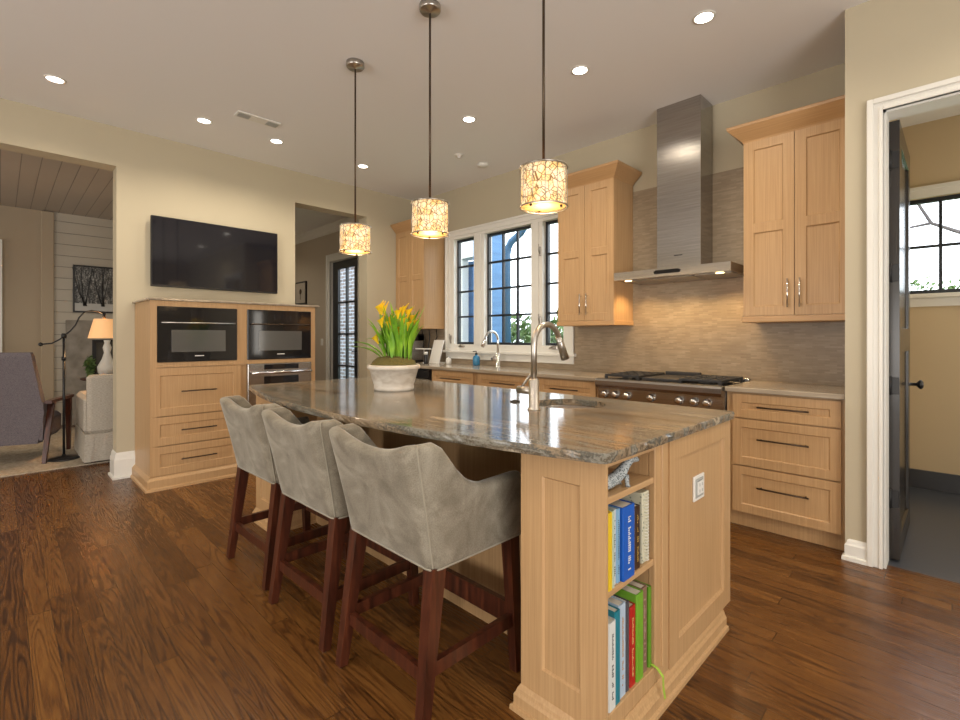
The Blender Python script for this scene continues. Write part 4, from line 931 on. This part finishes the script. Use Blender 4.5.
mb = MB(); rb = [(XF-.02,ya,.150),(XF+.002,ya,.150),(EX+.010,ya+.002,.146),(EX+.030,ya+.004,.125),(EX+.032,ya+.002,.09),(EX+.036,ya+.006,.055)]
mb.loft([[(p[0],p[1]-.005,p[2]),(p[0],p[1]+.005,p[2]),(p[0]+.0012,p[1]+.005,p[2]+.0008),(p[0]+.0012,p[1]-.005,p[2]+.0008)] for p in rb])
mb.build('ribbon', bk('ribbon', (.35,.55,.06)), gb)
# cream spiral-bound book
y0, y1 = Y_at(643, XF), Y_at(650.5, XF)
t = thing('recipe_book', 'cream spotted spiral-bound book at the right end of the middle shelf', 'book', (XF-.1, (y0+y1)/2, .502), 0, 'books in the island bookcase')
zt = min(.74, Z_at(XF, y0, 494))
MB().box(XF-.20, XF-.004, y0+.002, y1-.002, .503, zt, .002).build('cover', speckle('cream_spotted_cover', (.30,.32,.24), (.60,.58,.44), 70, .25), t)
mb = MB()
for i in range(22):
    z = .512+i*(zt-.52)/21; mb.loft([[(XF-.004+.010*math.cos(p)+.0012*math.cos(q)*math.cos(p), (y0+y1)/2+(.010+.0012*math.cos(q))*math.sin(p), z+.0012*math.sin(q)) for q in (0,2.1,4.2)] for p in [2*PI*i_/10 for i_ in range(10)]], True, False, True, True)
mb.build('spiral_binding', M['plasticwhite'], t)
# little beaded animal on the top shelf
t = thing('animal_figurine', 'small grey and white beaded dog figurine on the top bookcase shelf', 'figurine', (EX-.09, 1.40, .778))
ax = EX-.035
pts = [(ax-.02,1.262,.799),(ax-.012,1.285,.799),(ax-.005,1.32,.803),(ax,1.36,.811),(ax+.003,1.392,.826),(ax+.006,1.412,.842),(ax+.008,1.428,.856),(ax+.010,1.445,.858),(ax+.013,1.462,.853),(ax+.015,1.475,.849)]
mb = MB().tube(pts, [.008,.018,.020,.020,.018,.014,.0155,.014,.010,.006], 14)
for y_, x_ in ((1.398,ax-.014), (1.392,ax+.018)): mb.tube([(x_,y_,.815), (x_,y_+.005,.795), (x_,y_+.006,.783), (x_,y_+.012,.7785)], [.009,.007,.007,.008], 8)
mb.build('body', M['zebra'], t)
for s_ in (-1, 1): MB().tube([(ax+.006+s_*.011,1.424,.866), (ax+.006+s_*.019,1.418,.884), (ax+.006+s_*.021,1.417,.888)], [.007,.005,.002], 8).build('ear', M['zebra'], t)

# potted callas
t = thing('potted_calla', 'whitewashed clay pot of yellow calla lilies on the island', 'potted plant', (-2.50, 1.74, .921)); pot = t
MB().lathe([(.001,0),(.118,0),(.122,.006),(.124,.022),(.120,.026),(.128,.05),(.150,.128),(.158,.131),(.163,.138),(.163,.152),(.158,.158),(.148,.158),(.142,.13),(.12,.06),(.001,.055)], n=48, caps=False).build('pot', M['terra'], t, True)
rnd = random.Random(11); mb = MB()
rr = []
for k in range(9):
    q = k/8*PI/2; r = .146*math.cos(q)**.7 if k < 8 else .004; h = .135+.075*math.sin(q)
    rr.append([(r*math.cos(p)*(1+rnd.uniform(-.04,.04)), r*math.sin(p)*(1+rnd.uniform(-.04,.04)), h+rnd.uniform(-.007,.007)) for p in [2*PI*i/30 for i in range(30)]])
mb.loft(rr, True, True, True); mb.build('moss', M['moss'], t, True)
mb = MB(); stems = MB()
def blade(mb, base, az, L, lean, wd, droop=.4):
    d = Vector((math.cos(az), math.sin(az), 0)); s = Vector((-d.y, d.x, 0)); rows = []
    for i in range(9):
        f = i/8; p = Vector(base)+d*(lean*L*(f**1.5))+Vector((0,0,L*(f-droop*.5*f**3)))
        wv = wd*math.sin(PI*min(1, f*.93+.07))**.8*(1 if f < .98 else .2)*(.35+.65*min(1, f*2.2))
        up = Vector((0,0,.25*wv)) - d*.3*wv
        rows.append([tuple(p-s*wv+up), tuple(p-s*wv*.5+up*.2), tuple(p), tuple(p+s*wv*.5+up*.2), tuple(p+s*wv+up)])
    mb.loft(rows, False, False, True)
for i in range(80):
    az = rnd.uniform(0, 2*PI); r = .09*math.sqrt(rnd.random()); b = (r*math.cos(az)+.02, r*math.sin(az)+.02, .18)
    blade(mb, b, az+rnd.uniform(-.5,.5), rnd.uniform(.18,.39), rnd.uniform(.05,.42), rnd.uniform(.009,.024), rnd.uniform(0,.4))
R2 = math.sqrt(.5)
def pt(right, fw, z): return (right*R2-fw*R2, right*R2+fw*R2, z)   # along and across the room diagonal
for rt, L, ln in ((-.09,.22,1.1), (-.11,.17,1.4), (-.05,.26,.6)): blade(mb, pt(rt*.6, 0, .17), math.radians(225), L, ln, .026, .9)
mb.build('foliage', M['leafdark'], t, True)
fl = [(-.085,.0,.475), (-.075,-.05,.395), (-.045,.02,.40), (-.115,-.03,.290), (.055,.0,.47), (.085,.03,.455), (.03,-.04,.45), (.12,.0,.42), (.065,-.06,.40), (.10,-.05,.375), (-.10,.02,.48), (-.06,-.03,.47), (-.02,-.06,.385), (.045,-.05,.35), (.12,-.02,.385)]
for rt, fw, z in fl:
    z += .045; tip = Vector(pt(rt, fw, z)); b = Vector(pt(rt*.45+.01, fw*.5, .18)); dirv = (tip-b).normalized()
    stems.tube([b, (b+tip)/2+Vector(pt(.008,0,0)), tip-dirv*.045], [.006,.0055,.004], 6)
    rows = []
    for k in range(7):
        f = k/6; rad = .005+.026*f**1.6
        c = tip+dirv*(-.055+.06*f)
        a1 = dirv.orthogonal().normalized(); a2 = dirv.cross(a1)
        ring = []
        for q in range(14):
            p = 2*PI*q/14; ext = .028*f*f*max(0, math.cos(p))**3
            ring.append(tuple(c+(a1*math.cos(p)+a2*math.sin(p))*rad*(1+.25*f*math.cos(p))+dirv*(ext-.012*f*f*(1-math.cos(p))/2)))
        rows.append(ring)
    fb = MB(); fb.loft(rows, True, False, True); fb.build('flower', M['petal'], t, True)
stems.build('stems', M['stem'], t, True)

# ------------------------------------------------------------------ stools
def make_stool():
    t = thing('bar_stool', 'taupe velvet bar stool', 'bar stool', (0,0,0), 0, 'velvet stools along the island')
    # shell: horseshoe round the seat, tall at the rear, sweeping down to the arms
    hw = .259; yr = -.205; yf = .238; rc = .04
    path = []                      # (x, y, nx, ny, h)  on the outer face at the bottom, from the left arm front round to the right
    def hside(y):
        f = (y-yr)/(yf-yr)
        if f < .12: return .912-.02*f/.12
        if f < .56: 
            q = (f-.12)/.44; return .892-.150*(1-(1-q)**2)**.9
        return .742+.006*(f-.56)
    for i in range(13):
        y = yf-(yf-yr-rc)*i/12; path.append((-hw, y, -1, 0, hside(y)))
    for i in range(1, 6):
        a = PI+PI/2*i/6; path.append((-hw+rc+rc*math.cos(a), yr+rc+rc*math.sin(a), math.cos(a), math.sin(a), .914))
    for i in range(15):
        x = -hw+rc+(2*hw-2*rc)*i/14; q = abs(x)/(hw-rc); path.append((x, yr, 0, -1, .874+.040*q**2))
    for i in range(1, 6):
        a = 1.5*PI+PI/2*i/6; path.append((hw-rc+rc*math.cos(a), yr+rc+rc*math.sin(a), math.cos(a), math.sin(a), .914))
    for i in range(13):
        y = yr+rc+(yf-yr-rc)*i/12; path.append((hw, y, 1, 0, hside(y)))
    zb = .508; th = .062; rings = []; seam = []
    n = len(path)
    for k, (x, y, nx, ny, h) in enumerate(path):
        def fl(z):                # outward flare grows with height
            q = max(0, (z-zb)/.41); return q
        back = max(0, -ny)
        ring = []
        thk = th*(1 if min(k, n-1-k) > 0 else .8)
        prof = [(0, zb), (.012, zb-.004)] if False else [(.004, zb)]
        for f in (.04, .2, .4, .6, .8, .93): prof.append((0, zb+(h-.02-zb)*f))
        for a in (0, 30, 60, 90, 120, 150, 180):
            r = thk/2; prof.append((r-r*math.cos(math.radians(a)), h-r*.75+r*.75*math.sin(math.radians(a))))
        for f in (.75, .4, .0): prof.append((thk, .56+(h-.03-.56)*f))
        prof.append((thk-.004, zb))
        for d, z in prof:
            ff = fl(min(z, h)); o = -d
            # round the arm front
            yy = y+ny*o+ny*.104*ff**1.1
            x_ = x+nx*(.012*ff)
            if k in (0, n-1): yy -= .015*((z-zb)/.2)**2 if z > zb+.12 else 0
            ring.append((x_+nx*o, yy, z))
        rings.append(ring)
        if k in (15, 35): seam.append([ring[i] for i in range(0, 10)])
    mb = MB(); mb.loft(rings, True, True, True)
    sh = mb.build('backrest', M['velvet'], t, True)
    mb = MB()
    for sm in seam: mb.tube(sm, .0035, 6)
    low = [(r[0][0], r[0][1], zb+.002) for r in rings]; mb.tube(low, .004, 6)
    mb.build('piping', M['piping'], sh, True)
    mb = MB(); a, b = hw-.05, .225
    def rr_(o, z): 
        X, Y0, Y1 = a-o, yr+.055+o, yf+.012-o; r = .03
        out = []
        for cx, cy, s in ((X-r,Y0+r,270),(X-r,Y1-r,0),(-X+r,Y1-r,90),(-X+r,Y0+r,180)):
            for q in range(4): an = math.radians(s+q*30); out.append((cx+r*math.cos(an), cy+r*math.sin(an), z))
        return out
    mb.loft([rr_(.006,zb+.002), rr_(0,zb+.01), rr_(0,.615), rr_(.006,.632), rr_(.025,.642), rr_(.08,.648)], True, True, True)
    mb.build('seat', M['velvet'], t, True)
    LX, LYr, LYf = .218, -.205, .20
    for sx in (-1, 1):
        MB().bar((sx*.228, -.170, .512), (sx*.245, -.238, 0), .052, .052, .034, .034).build('leg', M['mahogany'], t, True)
        MB().bar((sx*.227, .195, .512), (sx*.240, .215, 0), .050, .050, .034, .034).build('leg', M['mahogany'], t, True)
        MB().bar((sx*.236, -.200, .195), (sx*.235, .205, .195), .022, .045).build('stretcher', M['mahogany'], t, True)
    MB().bar((-.235, -.208, .175), (.235, -.208, .175), .022, .045).build('stretcher', M['mahogany'], t, True)
    MB().bar((-.232, .207, .205), (.232, .207, .205), .024, .08).build('footrest', M['mahogany'], t, True)
    for sx in (-1, 1):
        for yy in (-.238, .215): MB().lathe([(.012,0),(.014,.003),(.012,.006)], (sx*(.245 if yy < 0 else .240), yy, -.003), 12).build('glide', M['nickel'], t, True)
    return t
s0 = make_stool(); s0.location = (-1.421, 1.158, .003); s0.rotation_euler = (0,0,math.radians(0)); s0['label'] = 'nearest velvet bar stool, showing its whole right arm, beside the island pillar'
for x, y, rz, lab in ((-2.042, 1.150, 1.0, 'middle velvet bar stool between two others at the island'), (-2.68, 1.165, 1.5, 'farthest velvet bar stool, at the left end of the island')):
    c = copy_tree(s0); c.location = (x, y, .003); c.rotation_euler = (0,0,math.radians(rz)); c['label'] = lab

# ------------------------------------------------------------------ hall and living room
t = thing('framed_picture', 'small black framed print on the hall wall left of the glazed door', 'picture', (-8.78, BY, 1.86))
MB().box(-9.0, -8.56, BY-.03, BY-.001, 1.86, 2.29, .003).build('frame', M['black'], t)
MB().box(-8.97, -8.59, BY-.033, BY-.029, 1.89, 2.26).build('print', M['linen'], t)
MB().lathe([(.001,-.0345),(.05,-.0345),(.052,-.033)], (-8.78, BY, 2.10), 20, 'y', caps=False).box(-8.79, -8.77, BY-.0345, BY-.033, 1.95, 2.06).build('motif', M['bronze'], t)
t = thing('light_switch', 'white light switch on the hall wall beside the black glazed door', 'switch', (-7.98, BY, 1.16))
MB().box(-8.02, -7.94, BY-.008, BY, 1.10, 1.22, .002).build('plate', M['plasticwhite'], t)
MB().box(-7.99, -7.97, BY-.013, BY-.007, 1.135, 1.185, .002).build('rocker', M['plasticwhite'], t)
tag(center_origin(MB().box(-8.6, -6.02, -1.6, 2.0, .0, .012, .004).build('rug', M['rug'])), 'pale woven rug in the living room', 'rug')
t = thing('winter_artwork', 'black framed print of bare winter trees above the fireplace', 'picture', (-8.985, 1.25, 1.607))
mb = MB(); mb.box(-8.984, -8.945, .736, .756, 1.607, 2.285).box(-8.984, -8.945, 1.75, 1.77, 1.607, 2.285).box(-8.984, -8.945, .756, 1.75, 1.607, 1.627).box(-8.984, -8.945, .756, 1.75, 2.265, 2.285); mb.build('frame', M['black'], t)
MB().box(-8.98, -8.955, .756, 1.75, 1.627, 2.265).build('print', M['art'], t)
t2 = MB(); r2 = random.Random(9)
for k in range(5):
    yb = .86+.20*k+r2.uniform(-.04,.04)
    for j in range(4):
        e = yb+r2.uniform(-.13,.13); t2.tube([(-8.953, yb+.01*j, 1.70), (-8.953, yb+(e-yb)*.4, 1.88), (-8.953, e, 2.25)], [.010,.006,.002], 5)
t2.build('tree_trunks', M['black'], t)
t = thing('fireplace', 'grey stone fireplace surround below the winter print', 'fireplace', (-8.95, 1.35, 0))
MB().box(-8.983, -8.90, .659, .945, 0, 1.49).box(-8.983, -8.90, 1.75, 2.04, 0, 1.49).box(-8.983, -8.90, .945, 1.75, 1.21, 1.49).build('surround', M['firestone'], t)
MB().box(-8.983, -8.91, .945, .99, 0, 1.21).box(-8.983, -8.91, 1.70, 1.75, 0, 1.21).box(-8.983, -8.91, .99, 1.70, 1.17, 1.21).build('frame', M['black'], t)
MB().box(-8.982, -8.96, .99, 1.70, 0, 1.17).build('firebox_glass', M['ovenwin'], t)
# table with vase and plant in front of the hearth, just seen past the slipcovered chair
t = thing('side_table', 'dark side table between the slipcovered chair and the fireplace', 'table', (-8.25, .97, .012))
MB().lathe([(.20,.66),(.22,.665),(.22,.69),(.20,.695),(.001,.695)], n=28).build('table_top', M['mahogany'], t, True)
MB().lathe([(.16,0),(.16,.02),(.03,.05),(.025,.66),(.001,.66)], n=20).build('pedestal', M['mahogany'], t, True)
t = thing('white_vase', 'white curved vase beyond the slipcovered chair', 'vase', (-8.20, 1.03, .707))
MB().lathe([(.001,0),(.06,0),(.10,.06),(.11,.14),(.06,.24),(.035,.33),(.05,.40),(.03,.46),(.04,.50),(.001,.50)], n=24).build('body', M['plasticwhite'], t, True)
o = leaf_cloud('house_plant', M['shrub'], [(-8.3, .86, .86, .055, .05, .14)], 160, .04, 'small green plant beyond the slipcovered chair', 'plant', 8)

# slipcovered armchair, its back to the kitchen
t = thing('slipcovered_chair', 'oatmeal linen slipcovered armchair beside the opening pier', 'armchair', (-6.4, .98, .012))
lx = lambda x: x+6.4
def soft(x0,x1,y0,y1,z0,z1,b=.03): return MB().box(x0,x1,y0,y1,z0,z1,b)
soft(-6.12,-6.0,.60,1.36,.30,.875,.03).build('backrest', M['linen'], t)
soft(-6.85,-6.10,.585,.73,.28,.66,.04).build('armrest', M['linen'], t)
soft(-6.85,-6.10,1.23,1.375,.28,.66,.04).build('armrest', M['linen'], t)
soft(-6.86,-6.11,.72,1.24,.30,.48,.04).build('seat', M['linen'], t)
mb = MB()
ring = []
for z, o_ in ((.032, .016), (.30, .004)):
    r_ = []
    for a, b, q in (((-6.85,.585),(-6.0,.585),20), ((-6.0,.585),(-6.0,1.375),20), ((-6.0,1.375),(-6.85,1.375),20), ((-6.85,1.375),(-6.85,.585),20)):
        for i in range(q): 
            f = i/q; wob = .006*math.sin(i*1.7) if z < .1 else 0
            cx, cy = a[0]+(b[0]-a[0])*f, a[1]+(b[1]-a[1])*f
            r_.append((cx+(cx+6.42)*.03*(o_/.016)+wob, cy+(cy-.98)*.03*(o_/.016)+wob, z))
    ring.append(r_)
mb.loft(ring, True, True); mb.build('skirt', M['linen'], t)
for x in (-6.06, -6.79):
    for y in (.65, 1.31): MB().box(x-.02, x+.02, y-.02, y+.02, .0121, .06).build('foot', M['mahogany'], t)
pl = MB()
pl.loft([[(-6.30+.09*s, 1.0+.20*math.cos(p)*q, .74+.18*math.sin(p)*q) for p in [2*PI*i/20 for i in range(20)]] for s, q in ((-.6,.3),(-.45,.85),(0,1),(.45,.85),(.6,.3))], True, True, True)
tag(center_origin(pl.build('cushion', M['teal'])), 'teal cushion on the slipcovered armchair', 'cushion')
# arc reading lamp
t = thing('floor_lamp', 'black adjustable reading floor lamp with lit pleated shade', 'floor lamp', (-6.44, .459, .012))
MB().lathe([(.001,0),(.135,0),(.135,.012),(.10,.022),(.02,.03),(.014,.05),(.001,.05)], n=32).build('base', M['black'], t, True)
MB().tube([(0,0,.04),(0,0,1.26)], .011, 12).lathe([(.018,1.0),(.02,1.02),(.018,1.04)], n=14).lathe([(.02,1.225),(.024,1.25),(.018,1.275)], n=14).build('pole', M['black'], t, True)
arm = [(0,-.175,1.165),(0,-.09,1.175),(0,-.03,1.215),(0,.0,1.25),(0,.05,1.30),(0,.09,1.36),(0,.12,1.44),(0,.165,1.50),(0,.22,1.515),(0,.28,1.505),(0,.325,1.485)]
MB().tube(arm, .007, 8).lathe([(.001,-.02),(.018,-.01),(.02,0),(.018,.01),(.001,.02)], (0,-.175,1.165), 12).build('arm', M['black'], t, True)
rr = []
for z, r in ((1.225,.135), (1.43,.085)):
    rr.append([((r+.003*(k % 2))*math.cos(2*PI*k/64), .325+(r+.003*(k % 2))*math.sin(2*PI*k/64), z) for k in range(64)])
mb = MB(); mb.loft(rr, True, False, True); mb.build('lamp_shade', M['pleat'], t, True)
MB().tube([(0,.325,1.49),(0,.325,1.40)], .014, 10).build('socket', M['black'], t, True)
d = bpy.data.lights.new('bulb', 'POINT'); d.energy = 10; d.color = (1,.62,.30); d.shadow_soft_size = .04
o = bpy.data.objects.new('bulb', d); COL.objects.link(o); o.parent = t; o.location = (0,.325,1.34)
# lounge chair
t = thing('lounge_chair', 'mauve grey upholstered lounge chair with dark wood arms', 'armchair', (-6.79, .08, .012), math.radians(70))
mb = MB(); mb.loft([[(-.30,-.30,.19),(.30,-.30,.19),(.31,-.20,.19),(-.31,-.20,.19)], [(-.37,-.36,.50),(.37,-.36,.50),(.36,-.24,.50),(-.36,-.24,.50)], [(-.31,-.47,1.05),(.31,-.47,1.05),(.29,-.33,1.05),(-.29,-.33,1.05)], [(-.30,-.465,1.09),(.30,-.465,1.09),(.28,-.35,1.09),(-.28,-.35,1.09)]])
mb.build('backrest', M['grayfabric'], t, True)
MB().box(-.31, .31, -.30, .34, .20, .44, .04).build('seat', M['grayfabric'], t, True)
for s in (-1, 1):
    mb = MB(); mb.loft([[(s*.33,-.37,.58),(s*.33,-.24,.58),(s*.31,-.20,.22),(s*.31,-.30,.22)], [(s*.37,-.38,.60),(s*.36,-.22,.60),(s*.34,-.20,.22),(s*.34,-.30,.22)]]); mb.build('wing', M['grayfabric'], t, True)
    mb = MB(); mb.bar((s*.40,-.36,.60), (s*.385,.34,.59), .055, .03); mb.build('armrest', M['mahogany'], t, True)
    MB().bar((s*.385,.26,.58), (s*.37,.32,.001), .05, .05, .032, .032).build('leg', M['mahogany'], t, True)
    MB().bar((s*.385,-.22,.58), (s*.37,-.36,.001), .05, .05, .032, .032).build('leg', M['mahogany'], t, True)
